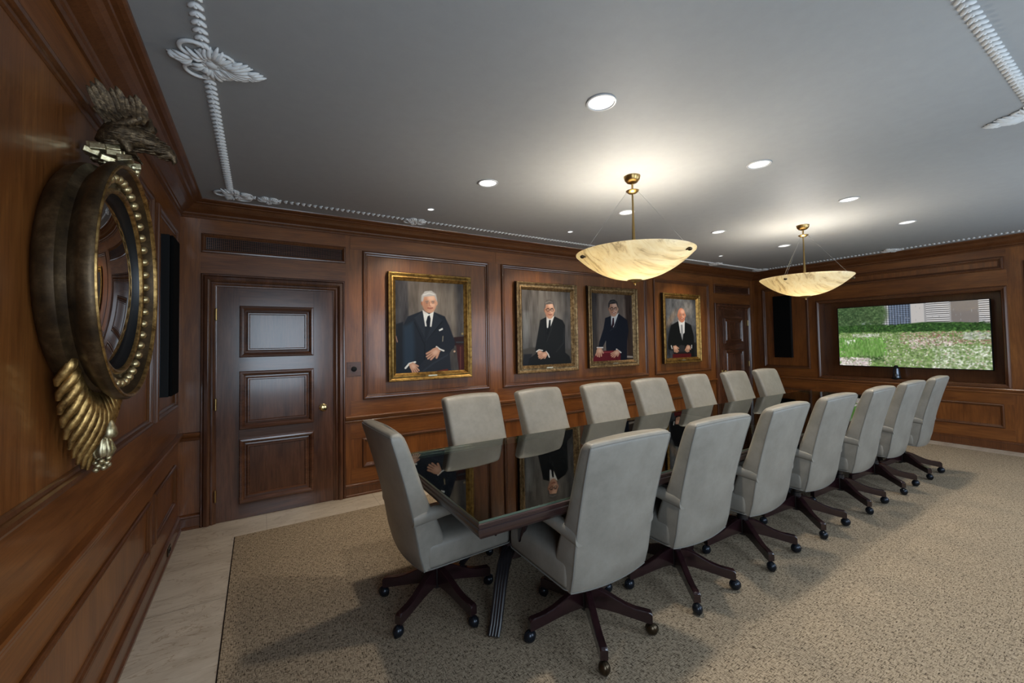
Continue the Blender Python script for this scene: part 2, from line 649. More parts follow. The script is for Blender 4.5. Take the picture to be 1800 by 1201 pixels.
# baseboards and chair rails, broken at the doors
BP = [(0, 0), (.028, 0), (.028, .016), (.02, .022), (.018, .09), (.024, .1), (.022, .112), (.01, .12), (0, .122)]
RP = [(0, .728), (.01, .73), (.014, .745), (.01, .752), (.022, .762), (.034, .776), (.038, .79), (.034, .799), (0, .802)]
D1 = (-0.425, 0.735)
DSUM = 7.72
D2 = (DSUM - D1[1], DSUM - D1[0])
runs = {'back': [(XL, D1[0]), (D1[1], D2[0]), (D2[1], XR)], 'left': [(YF, YB)], 'right': [(YF, YB)], 'front': [(XL, XR)]}
for k, seg in runs.items():
    w, r = MB(), MB()
    for a, b_ in seg:
        strip(w, k, a, b_, BP)
        if k != 'front':
            strip(r, k, a, b_, RP)
    struct(w.build('baseboard_' + k, M['mold']))
    if r.v:
        r.build('chair_rail', HZ(k), wall[k])

# raised panels
PM = [(0, 0), (0, .012), (.004, .02), (.014, .024), (.026, .022), (.032, .014), (.034, .009), (.044, .007), (.05, .001)]
PML = [(0, 0), (0, .010), (.004, .016), (.012, .019), (.022, .016), (.027, .008), (.034, .006), (.038, .001)]
upper = {'back': [(.908, 2.38, .955, 2.485), (2.56, 5.20, .955, 2.485), (5.36, 6.83, .955, 2.485)],
         'left': [(.93, 3.31, 1.04, 2.462), (3.45, 4.21, 1.04, 2.462), (-.45, .8, 1.04, 2.462)],
         'right': [(3.44, 4.22, .952, 2.44), (1.19, 3.31, 2.352, 2.522), (-.45, 1.03, .952, 2.44)]}
lower = {'back': [(.9, 2.38, .275, .562), (2.56, 5.20, .275, .562), (5.36, 6.83, .275, .562)],
         'left': [(.93, 3.31, .275, .59), (3.45, 4.21, .275, .59), (-.45, .8, .275, .59)],
         'right': [(3.44, 4.22, .285, .594), (1.25, 3.26, .285, .594), (-.45, 1.03, .285, .594)]}
for k in upper:
    for (a, b_, c, d) in upper[k]:
        w = MB()
        frame(w, k, a, b_, c, d, PM)
        w.build('panel_moulding', M['mold'], wall[k])
    for (a, b_, c, d) in lower[k]:
        w = MB()
        frame(w, k, a, b_, c, d, PML)
        w.build('panel_moulding', M['mold'], wall[k])
# horizontal rail boards between the panels (grain runs sideways)
rails = {'back': [(.79, 2.44, .803, .95), (2.49, 5.27, .803, .95), (5.30, 6.9, .803, .95), (.79, 2.44, 2.49, 2.63), (2.49, 5.27, 2.49, 2.63), (5.30, 6.9, 2.49, 2.63),
                  (.79, 2.44, .566, .727), (2.49, 5.27, .566, .727), (5.30, 6.9, .566, .727), (.79, 2.44, .124, .271), (2.49, 5.27, .124, .271), (5.30, 6.9, .124, .271),
                  (-.43, .745, 2.157, 2.33), (-.43, .745, 2.51, 2.63), (D2[0], D2[1], 2.157, 2.33), (D2[0], D2[1], 2.51, 2.63)],
         'left': [(YF, 3.38, .803, 1.035), (3.385, 4.3, .803, 1.035), (YF, 3.38, 2.467, 2.63), (3.385, 4.3, 2.467, 2.63), (YF, 3.38, .594, .727), (3.385, 4.3, .594, .727), (YF, 3.38, .124, .271), (3.385, 4.3, .124, .271)],
         'right': [(1.17, 3.33, 2.527, 2.63), (1.17, 3.33, 2.14, 2.347), (3.37, 4.3, .803, .948), (3.37, 4.3, 2.445, 2.63), (1.17, 3.33, .598, .727), (3.37, 4.3, .598, .727), (1.17, 3.33, .124, .281), (3.37, 4.3, .124, .281)]}
for k in rails:
    w = MB()
    for a, b_, c, d in rails[k]:
        wbox(w, k, a, b_, -.002, .0025, c, d)
    w.build('rail_board', HZ(k), wall[k])
# frame round the screen recess
w = MB()
frame(w, 'right', RY0 - .05, RY1 + .05, RZ0 - .045, RZ1 + .05, [(0, 0), (0, .016), (.006, .026), (.022, .03), (.034, .022), (.042, .014), (.05, .012), (.055, 0), (.055, -.1)])
w.build('recess_frame', M['mold'], wall['right'])

# ------------------------------------------------------------------ vents over the doors
for x0, x1, lab in ((D1[0], .745, 'long dark lattice air vent above the near wooden door'), (D2[0], D2[1], 'dark lattice air vent above the far wooden door')):
    t = thing('air_vent', lab, 'vent', ((x0 + x1) / 2, YB, 2.42), 0, 'air vents above the doors')
    hw = (x1 - x0) / 2
    f = MB()

    def rr(ins, d):
        return [(-hw + ins, -d, -.084 + ins), (-hw + ins, -d, .084 - ins), (hw - ins, -d, .084 - ins), (hw - ins, -d, -.084 + ins)]
    f.loft([rr(i_, d_) for i_, d_ in ((0, 0), (0, .014), (.005, .022), (.016, .024), (.026, .016), (.032, .008), (.034, .002))], cap=False)
    f.build('vent_frame', M['mold'], t)
    b_ = MB().box(-hw + .03, hw - .03, -.0025, -.001, -.055, .055)
    b_.build('vent_backing', M['gap'], t)
    g = MB()
    n = int((2 * hw - .07) / .0145)
    for i in range(n + 1):
        x = -hw + .035 + i * .0145
        g.box(x - .002, x + .002, -.007, -.003, -.053, .053)
    for i in range(8):
        z = -.05 + i * .0143
        g.box(-hw + .034, hw - .034, -.0085, -.004, z - .002, z + .002)
    g.build('vent_grille', M['door_x'], t)

# ------------------------------------------------------------------ doors
def door(n, mirror):
    fx = (lambda x: DSUM - x) if mirror else (lambda x: x)

    def bx(mb, x0, x1, d0, d1, z0, z1):
        a, b_ = sorted((fx(x0), fx(x1)))
        mb.box(a, b_, YB - d1, YB - d0, z0, z1)
    leaf = MB()
    bx(leaf, -.315, .622, .001, .008, .006, 2.043)
    root = struct(leaf.build('door_%d' % n, M['door_z']))
    c = MB()
    a, b_ = sorted((fx(D1[0]), fx(D1[1])))
    frame(c, 'back', a, b_, 0.0, 2.155, [(0, 0), (0, .022), (.006, .03), (.016, .031), (.022, .022), (.026, .034), (.05, .04), (.064, .032), (.07, .02), (.074, .024), (.086, .025), (.094, .016), (.104, .013), (.112, .009), (.112, .001)], legs=True)
    c.build('door_casing', M['door_z'], root, smooth=True, angle=35)
    r = MB()
    for z0, z1 in ((.008, .133), (.70, .781), (1.297, 1.42), (1.882, 2.042)):
        bx(r, -.146, .448, .004, .0095, z0, z1)
    r.build('door_rail', M['door_x'], root)
    for z0, z1 in ((.133, .70), (.781, 1.297), (1.42, 1.882)):
        a, b_ = sorted((fx(-.148), fx(.45)))
        p = MB()
        frame(p, 'back', a, b_, z0, z1, [(0, .006), (0, .02), (.006, .03), (.02, .032), (.034, .024), (.042, .013), (.052, .014), (.064, .022), (.074, .022), (.08, .012)])
        p.build('panel_moulding', M['door_x'], root)
        q = MB()
        bx(q, -.148 + .079, .45 - .079, .007, .013, z0 + .079, z1 - .079)
        q.build('door_panel', M['door_z'], root)
    k = MB()
    x = fx(.53)
    k.lathe([(.036, -.006), (.036, -.012), (.030, -.016), (.015, -.018), (.012, -.04), (.02, -.046), (.030, -.056), (.032, -.066), (.026, -.076), (.01, -.08), (.0005, -.08)], (x, YB, .914), 28, 'Y')
    k.build('door_knob', M['polished_brass'], root, smooth=True)
    for z in (1.80, 1.02, .235):
        h = MB()
        xx = fx(-.318)
        h.lathe([(.0005, -.056), (.004, -.052), (.009, -.05), (.009, .05), (.004, .052), (.0005, .056)], (xx, YB - .02, z), 10)
        h.build('hinge', M['brass'], root, smooth=True)
    g = MB()
    a, b_ = sorted((fx(-.322), fx(-.315)))
    g.box(a, b_, YB - .0095, YB - .001, 0.004, 2.05)
    a, b_ = sorted((fx(.622), fx(.628)))
    g.box(a, b_, YB - .0095, YB - .001, 0.004, 2.05)
    a, b_ = sorted((fx(-.322), fx(.628)))
    g.box(a, b_, YB - .0095, YB - .001, 2.043, 2.05)
    g.build('door_gap', M['gap'], root)


door(1, False)
door(2, True)

# wooden switch plate beside the near door
t = thing('switch_plate', 'square wooden switch plate with dark dial beside the near door', 'switch', (.82, YB, 1.27))
MB().box(-.068, .068, -.006, 0, -.072, .072).build('plate', M['door_x'], t, bevel=.002)
MB().lathe([(.026, -.006), (.026, -.016), (.018, -.02), (.0005, -.02)], (0, 0, 0), 20, 'Y').build('dial', M['black'], t, smooth=True)
MB().ball((-.035, -.007, .035), .004, 8, 6).build('screw', M['brass'], t)
# brass outlet low on the left baseboard
t = thing('wall_outlet', 'small brass outlet plate set low in the mirror wall baseboard', 'outlet', (XL + .02, 3.87, .062))
MB().box(0, .006, -.045, .045, -.03, .03).build('plate', M['bronze'], t, bevel=.002)
for s in (-1, 1):
    MB().lathe([(.012, .005), (.012, .009), (.0005, .009)], (0, s * .02, 0), 12, 'X').build('socket', M['black'], t)

# ------------------------------------------------------------------ conference table
TX0, TX1, TY0, TY1, TZ = 0.785, 6.52, 1.572, 2.815, 0.765
TC = ((TX0 + TX1) / 2, (TY0 + TY1) / 2)
table = thing('conference_table', 'long dark wood conference table with a mirror-like glass top', 'table', (TC[0], TC[1], 0))
hx, hy = (TX1 - TX0) / 2, (TY1 - TY0) / 2
t = MB()
rings = []
for ins, z in [(.02, .683), (.012, .69), (.004, .70), (.0, .715), (.0, .728), (.006, .733), (.006, .74), (.0, .744), (.0, .752), (.004, .7555)]:
    rings.append([(-hx + ins, -hy + ins, z), (hx - ins, -hy + ins, z), (hx - ins, hy - ins, z), (-hx + ins, hy - ins, z)])
t.loft(rings)
t.build('tabletop', M['table_edge'], table)
MB().box(-hx + .03, hx - .03, -hy + .03, hy - .03, .7556, .7562).build('veneer_inlay', M['tabletop'], table)
for a, b_ in ((-hx + .004, -.0015), (.0015, hx - .004)):
    g = MB().box(a, b_, -hy + .004, hy - .004, .7565, .7665).build('glass_top', M['glass'], table, bevel=.0015)
    e = MB()
    e.box(a - .0008, b_ + .0008, -hy + .003, -hy + .0039, .7568, .7662).box(a - .0008, b_ + .0008, hy - .0039, hy - .003, .7568, .7662)
    if a < -1:
        e.box(a - .001, a - .0001, -hy + .003, hy - .003, .7568, .7662)
    else:
        e.box(b_ + .0001, b_ + .001, -hy + .003, hy - .003, .7568, .7662)
    e.build('polished_glass_edge', M['glass_edge'], g)
ap = MB()
ap.box(-hx + .22, hx - .22, -hy + .2, -hy + .225, .60, .683).box(-hx + .22, hx - .22, hy - .225, hy - .2, .60, .683)
ap.box(-hx + .22, -hx + .245, -hy + .2, hy - .2, .60, .683).box(hx - .245, hx - .22, -hy + .2, hy - .2, .60, .683)
ap.build('apron', M['table_edge'], table)
for px in (-2.33, -.78, .78, 2.33):
    p = MB()
    p.lathe([(.17, .685), (.17, .66), (.11, .64), (.075, .6), (.06, .56), (.085, .52), (.1, .47), (.085, .42), (.05, .38), (.06, .35), (.085, .33), (.085, .24), (.05, .215), (.0005, .21)], (px, 0, 0), 24)
    ped = p.build('pedestal', M['table_edge'], table, smooth=True)
    for q in range(4):
        ang = PI / 4 + q * PI / 2
        L = MB()
        path = [(.06, .30), (.14, .305), (.22, .27), (.29, .20), (.345, .12), (.39, .055), (.43, .022)]
        for s in (-1.5, -.5, .5, 1.5):                        # reeded leg: four ridges side by side
            off = Vector((-math.sin(ang), math.cos(ang), 0)) * s * .015
            L.tube([Vector((px + r_ * math.cos(ang), r_ * math.sin(ang), z_)) + off for r_, z_ in path], [.012, .013, .013, .012, .011, .0105, .0095], 8)
            L.tube([Vector((px + r_ * math.cos(ang), r_ * math.sin(ang), z_ - .025)) + off for r_, z_ in path[:-1]], [.012, .013, .013, .012, .011, .010], 6)
        L.build('splayed_foot', M['mahog_black'], ped, smooth=True)

# ------------------------------------------------------------------ chairs
def superellipse(cx, cy, hw, hd, n=28, e=5.0, bulge=0.0):
    pts = []
    for i in range(n):
        a = 2 * PI * i / n
        c, s = math.cos(a), math.sin(a)
        x = hw * (abs(c) ** (2 / e)) * (1 if c >= 0 else -1)
        y = hd * (abs(s) ** (2 / e)) * (1 if s >= 0 else -1)
        y -= bulge * (1 - (x / hw) ** 2)
        pts.append((cx + x, cy + y))
    return pts


def rrect(cx, cy, hw, hd, rf, rr_, nseg=12, ns=4):
    """rectangle with rounded corners (rf in front, rr_ behind); edges subdivided so it can be bent"""
    pts = []
    for (sx, sy, r, a0) in ((1, 1, rf, 0), (-1, 1, rf, 90), (-1, -1, rr_, 180), (1, -1, rr_, 270)):
        r = min(r, hd * .95)
        for k in range(ns + 1):
            a = math.radians(a0 + 90 * k / ns)
            pts.append((cx + sx * (hw - r) + r * math.cos(a), cy + sy * (hd - r) + r * math.sin(a)))
        if a0 == 0 or a0 == 180:
            x0, y0 = pts[-1]
            for k in range(1, nseg):
                pts.append((cx + sx * (hw - r) * (1 - 2 * k / nseg), y0))
    return pts


def make_chair(label):
    root = thing('office_chair', label, 'chair', (0, 0, 0), 0, 'grey leather chairs round the table')
    # seat: a thick upholstered box with a crowned top
    s = MB()
    rings = []
    for z, ins in [(.335, .02), (.34, .004), (.355, 0), (.40, -.002), (.44, 0), (.462, .006), (.474, .02), (.482, .05), (.488, .11), (.49, .18)]:
        rings.append([(x, y, z) for x, y in rrect(0, .095, .258 - ins, .262 - ins, .03, .03)])
    s.loft(rings)
    seat = s.build('seat', M['leather'], root, smooth=True, angle=60)
    p = MB()
    p.tube([(x, y, .338) for x, y in rrect(0, .095, .259, .263, .03, .03)], .0035, 6, loop=True)
    p.build('seat_piping', M['piping'], seat, smooth=True)
    # backrest: lofted slab, leaning back, outside slightly barrelled
    sec = [(.333, -.176, -.03, .25), (.345, -.184, -.03, .252), (.42, -.205, -.045, .254), (.50, -.219, -.07, .255), (.58, -.233, -.10, .256),
           (.66, -.25, -.14, .257), (.74, -.27, -.172, .259), (.84, -.297, -.206, .262), (.94, -.326, -.241, .265), (1.0, -.345, -.264, .267),
           (1.025, -.353, -.276, .267), (1.042, -.355, -.288, .265), (1.052, -.35, -.298, .258), (1.057, -.341, -.308, .246)]
    b = MB()
    rings = []
    for z, yb, yf, hw in sec:
        rg = []
        for x, y in rrect(0, (yb + yf) / 2, hw, (yf - yb) / 2, .03, .010):
            q = 1 - (x / .268) ** 2
            y2 = y - .022 * q * (1 if y < (yb + yf) / 2 else -.1)
            rg.append((x, y2, z + (.012 * q if z > 1.02 else 0) - (.016 * q if z < .35 else 0)))
        rings.append(rg)
    b.loft(rings)
    back = b.build('backrest', M['leather'], root, smooth=True, angle=60)
    p = MB()
    for s_ in (-1, 1):                                        # welt down both rear corners and over the top
        p.tube([(s_ * (hw - .002), yb + .002, z) for z, yb, yf, hw in sec[:12]], .0042, 6)
    z, yb, yf, hw = sec[11]
    p.tube([(x / 10 * (hw - .003), yb + .002 - .022 * (1 - (x / 10 * hw / .268) ** 2), z + .012 * (1 - (x / 10 * hw / .268) ** 2)) for x in range(-10, 11)], .0037, 6)
    z, yb, yf, hw = sec[0]
    p.tube([(x / 10 * hw, yb - .001 - .022 * (1 - (x / 10 * hw / .268) ** 2), z + .002 - .016 * (1 - (x / 10 * hw / .268) ** 2)) for x in range(-10, 11)], .0037, 6)
    p.build('back_piping', M['piping'], back, smooth=True)
    for s_ in (-1, 1):
        a = MB()
        rings = []
        for y, z, hw, hh in [(-.238, .60, .030, .034), (-.20, .607, .033, .036), (-.14, .613, .034, .036), (-.05, .618, .034, .032), (.06, .62, .034, .028), (.11, .617, .033, .026), (.142, .61, .027, .021), (.155, .605, .015, .012)]:
            rings.append([(s_ * .232 + x, y, z + q) for x, q in superellipse(0, 0, hw, hh, 16, 2.6)])
        a.loft(rings)
        arm = a.build('armrest', M['leather'], root, smooth=True)
        u = MB()
        rings = []
        for z, y, hw, hd in [(.40, .25, .015, .03), (.46, .242, .016, .028), (.51, .215, .017, .024), (.55, .175, .018, .026), (.58, .135, .018, .034), (.60, .11, .017, .045)]:
            rings.append([(s_ * .245 + x, y + q, z) for x, q in superellipse(0, 0, hw, hd, 16, 3)])
        u.loft(rings)
        u.build('arm_support', M['mahog'], arm, smooth=True)
    c = MB()
    c.box(-.11, .11, -.1, .16, .315, .334)
    c.lathe([(.045, .315), (.045, .30), (.026, .29), (.026, .235), (.034, .232), (.036, .205), (.036, .10), (.03, .088), (.0005, .086)], (0, 0, 0), 20)
    c.build('swivel_column', M['mahog_black'], root, smooth=True, angle=30)
    for i in range(5):
        L = MB()
        top = [(.02, .205), (.06, .203), (.10, .190), (.15, .165), (.20, .142), (.25, .127), (.30, .121), (.325, .118), (.334, .108)]
        bot = [(.02, .105), (.06, .105), (.10, .103), (.15, .096), (.20, .086), (.25, .076), (.30, .066), (.325, .062), (.334, .064)]
        rings = []
        for (r1, z1), (r0, z0) in zip(top, bot):
            hw = .0185
            rings.append([(r0, -hw, z0), (r0, hw, z0), (r1, hw, z1 - .004), (r1, hw - .004, z1), (r1, -hw + .004, z1), (r1, -hw, z1 - .004)])
        L.loft(rings)
        leg = L.build('base_leg', M['mahog'], root, smooth=True, angle=35)
        k = MB()
        k.tube([(.318, 0, .07), (.318, 0, .045)], .006, 8)
        k.ball((.318 + .012, 0, .0305), .0305, 16, 10, (1, .92, 1))
        k.tube([(.33 + .0312 * math.cos(q * PI / 10), .003, .0305 + .0312 * math.sin(q * PI / 10)) for q in range(20)], .0022, 5, loop=True)
        k.build('caster', M['caster'], leg, smooth=True, angle=60)
    return root


chair0 = make_chair('grey leather office chair alone at the short end of the table')


def place_chair(o, x, y, rz, base):
    o.location = (x, y, .009)
    o.rotation_euler = (0, 0, rz)
    k = 0
    for ch in o.children:
        if ch.name.startswith('base_leg'):
            ch.rotation_euler = (0, 0, math.radians(base + 72 * k) - rz)
            k += 1


NEAR = [(1.488, 1.714, 0), (2.235, 1.72, 0), (3.0, 1.725, 2), (3.79, 1.725, 0), (4.59, 1.715, 1), (5.39, 1.71, 0), (6.15, 1.70, 2)]
FAR = [(1.58, 2.90, 4), (2.29, 2.89, 7), (3.03, 2.86, 0), (3.79, 2.88, 1), (4.60, 2.88, 2), (5.41, 2.84, 2), (6.10, 2.80, 0)]
NL = ['nearest the camera', 'second from mirror end', 'third from mirror end', 'middle of its row', 'third from screen end', 'second from screen end', 'closest to wall screen']
FL = ['closest to near door', 'second from near door', 'third from near door', 'middle of its row', 'third from far corner', 'second from far corner', 'closest to far corner']
bases = [20, 34, 30, 38, 26, 33, 30, 24, 40, 30, 35, 20, 30, 28]
chairs = []
for i, (x, y, r) in enumerate(NEAR):
    o = copy_tree(chair0)
    place_chair(o, x, y, math.radians(r), [-46, -52, -50, -54, -52, -52, -54][i])
    o['label'] = 'grey leather chair seen from behind on near long side, ' + NL[i]
    chairs.append(o)
for i, (x, y, r) in enumerate(FAR):
    o = copy_tree(chair0)
    place_chair(o, x, y, PI + math.radians(r), bases[i])
    o['label'] = 'grey leather chair facing the camera on portrait side, ' + FL[i]
    chairs.append(o)
place_chair(chair0, .895, 2.345, -PI / 2 + math.radians(3), 68)
# two bronze coloured casters on the nearest chair
for q, ch in enumerate([c for c in chairs[0].children if c.name.startswith('base_leg')]):
    if q in (0, 4):
        for k in ch.children:
            k.data = k.data.copy()
            k.data.materials[0] = M['bronze']
            k['label'] = 'bronze coloured caster'

# ------------------------------------------------------------------ pendant lamps
def pendant(x, y, label, rot):
    t = thing('pendant_lamp', label, 'pendant lamp', (x, y, 0), 0, 'alabaster bowl pendants over the table')
    c = MB().lathe([(.0005, 2.712), (.018, 2.713), (.04, 2.722), (.056, 2.74), (.062, 2.768), (.0005, 2.7685)], n=32)
    c.build('canopy', M['brass'], t, smooth=True)
    r = MB().lathe([(.0075, 2.715), (.0075, 2.655), (.012, 2.65), (.0065, 2.63), (.008, 2.45), (.012, 2.30), (.015, 2.2), (.015, 1.985), (.0005, 1.984)], n=16)
    r.build('stem', M['brass'], t, smooth=True)
    k = MB().lathe([(.012, 2.635), (.03, 2.638), (.047, 2.653), (.049, 2.657), (.044, 2.655), (.028, 2.644), (.012, 2.643)], n=28)
    k.build('collar', M['brass'], t, smooth=True)
    R, zr, zb = .437, 2.172, 1.972
    prof = []
    for i in range(19):
        a = i / 18
        prof.append((max(.0005, R * a), zb + (zr - zb) * a ** 2.15))
    ins = [(max(.0005, q - .006), z + .008) for q, z in reversed(prof)]
    b = MB().lathe(prof + [(R + .001, zr + .006)] + [(R - .006, zr + .007)] + ins, n=72, cap=False)
    bowl = b.build('alabaster_bowl', M['alabaster'], t, smooth=True)
    for i in range(3):
        a = rot + i * 2 * PI / 3
        px, py = (R - .028) * math.cos(a), (R - .028) * math.sin(a)
        s = MB().tube([(.042 * math.cos(a), .042 * math.sin(a), 2.65), (px, py, 2.165)], .0009, 5)
        s.build('suspension_wire', M['steel'], t)
        f = MB().ball((px * 1.035, py * 1.035, 2.137), .017, 14, 8, (1, 1, .8))
        f.tube([(px * .97, py * .97, 2.14), (px * 1.04, py * 1.04, 2.137)], .008, 8)
        f.build('wire_boss', M['bronze'], t, smooth=True)
    f = MB().lathe([(.0005, 1.930), (.007, 1.932), (.009, 1.94), (.006, 1.947), (.012, 1.953), (.03, 1.958), (.052, 1.966), (.055, 1.972), (.03, 1.976), (.0005, 1.976)], n=28)
    f.build('finial', M['brass'], t, smooth=True)
    for i in range(3):
        a = rot + 1.0 + i * 2 * PI / 3
        lb = MB().ball((.13 * math.cos(a), .13 * math.sin(a), 2.10), .03, 14, 10, (1, 1, 1.3))
        lb.tube([(.02 * math.cos(a), .02 * math.sin(a), 2.06), (.11 * math.cos(a), .11 * math.sin(a), 2.06)], .006, 6)
        lb.build('light_bulb', M['lamp_on'], t, smooth=True)
    return t


pendant(2.433, 2.165, 'alabaster bowl pendant with brass stem, the larger one nearer the camera', math.radians(41.7))
pendant(5.2, 2.19, 'alabaster bowl pendant with brass stem, hanging nearer the wall screen', math.radians(179.2))
for x, y in ((2.433, 2.165), (5.2, 2.19)):
    point_light('pendant_glow', (x, y, 2.07), 35, (1.0, 0.95, 0.87), .09)

# ------------------------------------------------------------------ ceiling downlights
def downlight(name, x, y, r, label, group, lit):
    t = thing(name, label, 'ceiling light', (x, y, H), 0, group)
    f = MB().lathe([(r, -.0005), (r, -.003), (r - .002, -.006), (r - .010 * r / .078, -.0065), (r - .013 * r / .078, -.003), (r - .0135 * r / .078, -.0005)], n=36, cap=False)
    f.build('trim_ring', M['white_trim'], t, smooth=True)
    q = r - .0135 * r / .078
    d = MB().lathe([(q, -.001), (q * .6, -.0022), (q * .2, -.003), (.0005, -.003)], n=36, cap=False)
    d.build('lit_lens', lit, t, smooth=True)
    return t


rowl = {1.556: 'on camera side of pendants', 2.812: 'on portrait side of pendants'}
posl = ['nearest mirror wall', 'second from mirror wall', 'third from mirror wall', 'nearest screen wall']
for y in (1.556, 2.812):
    for i, x in enumerate((1.53, 3.07, 4.6, 6.12)):
        downlight('recessed_downlight', x, y, .079, 'large recessed ceiling light ' + rowl[y] + ', ' + posl[i], 'large recessed downlights', M['lamp_on'] if i == 0 else M['lamp_dim'])
        spot_light('downlight_beam', (x, y, H - .012), 58, (1.0, .90, .75), .06, 120, .8)
for x, lab in ((1.364, 'tiny bright spotlight in the ceiling above the silver-haired portrait'), (3.035, 'tiny bright spotlight in the ceiling just left of the nearer pendant'), (5.97, 'tiny bright spotlight in the ceiling between the two pendants, near the portrait wall')):
    downlight('ceiling_spotlight', x, 3.63, .034, lab, 'small ceiling spotlights', M['lamp_on'])
for x in (1.364, 3.035, 5.97):
    if True:
        sp = spot_light('picture_spot_beam', (x, 3.63, H - .012), 42, (1.0, .86, .66), .03, 95, .7)
        sp.rotation_euler = (math.radians(24), 0, 0)

# ------------------------------------------------------------------ wall speakers
def speaker(wall_, u0, u1, z0, z1, dep, label):
    c = WP(wall_, (u0 + u1) / 2, 0, (z0 + z1) / 2)
    t = thing('wall_speaker', label, 'speaker', c, 0, 'slim wall speakers')
    sx = 1 if wall_ == 'left' else -1
    hu, hz = (u1 - u0) / 2, (z1 - z0) / 2
    a, b_ = sorted((0.0, sx * (dep - .02)))
    MB().box(a, b_, -hu, hu, -hz, hz).build('cabinet', M['black'], t, bevel=.003)
    a, b_ = sorted((sx * (dep - .02), sx * dep))
    MB().box(a, b_, -hu + .004, hu - .004, -hz + .004, hz - .004).build('grille', M['cloth_black'], t, bevel=.006)
    e = MB()
    a, b_ = sorted((0.0, sx * .005))
    e.box(a, b_, -hu - .004, -hu, -hz, hz).box(a, b_, hu, hu + .004, -hz, hz)
    e.build('mounting_edge', M['chrome'], t)
    return t


speaker('left', 3.6, 3.87, 1.185, 2.294, .07, 'tall slim black speaker on the mirror wall beside the near door')
speaker('right', 3.715, 4.01, 1.145, 2.28, .06, 'tall slim black speaker on the panel left of the wall screen')

# ------------------------------------------------------------------ painting by numbers (colours laid on a fine grid of one flat canvas)
def lin(c):
    c = np.asarray(c, float) / 255
    return np.where(c <= .04045, c / 12.92, ((c + .055) / 1.055) ** 2.4)


def smooth_noise(h, w, cy, cx, seed):
    r = np.random.default_rng(seed)
    g = r.random((cy + 2, cx + 2))
    y = np.linspace(0, cy, h)[:, None]
    x = np.linspace(0, cx, w)[None, :]
    y0, x0 = np.floor(y).astype(int), np.floor(x).astype(int)
    fy, fx = y - y0, x - x0
    fy, fx = fy * fy * (3 - 2 * fy), fx * fx * (3 - 2 * fx)
    return (g[y0, x0] * (1 - fy) * (1 - fx) + g[y0 + 1, x0] * fy * (1 - fx) + g[y0, x0 + 1] * (1 - fy) * fx + g[y0 + 1, x0 + 1] * fy * fx)


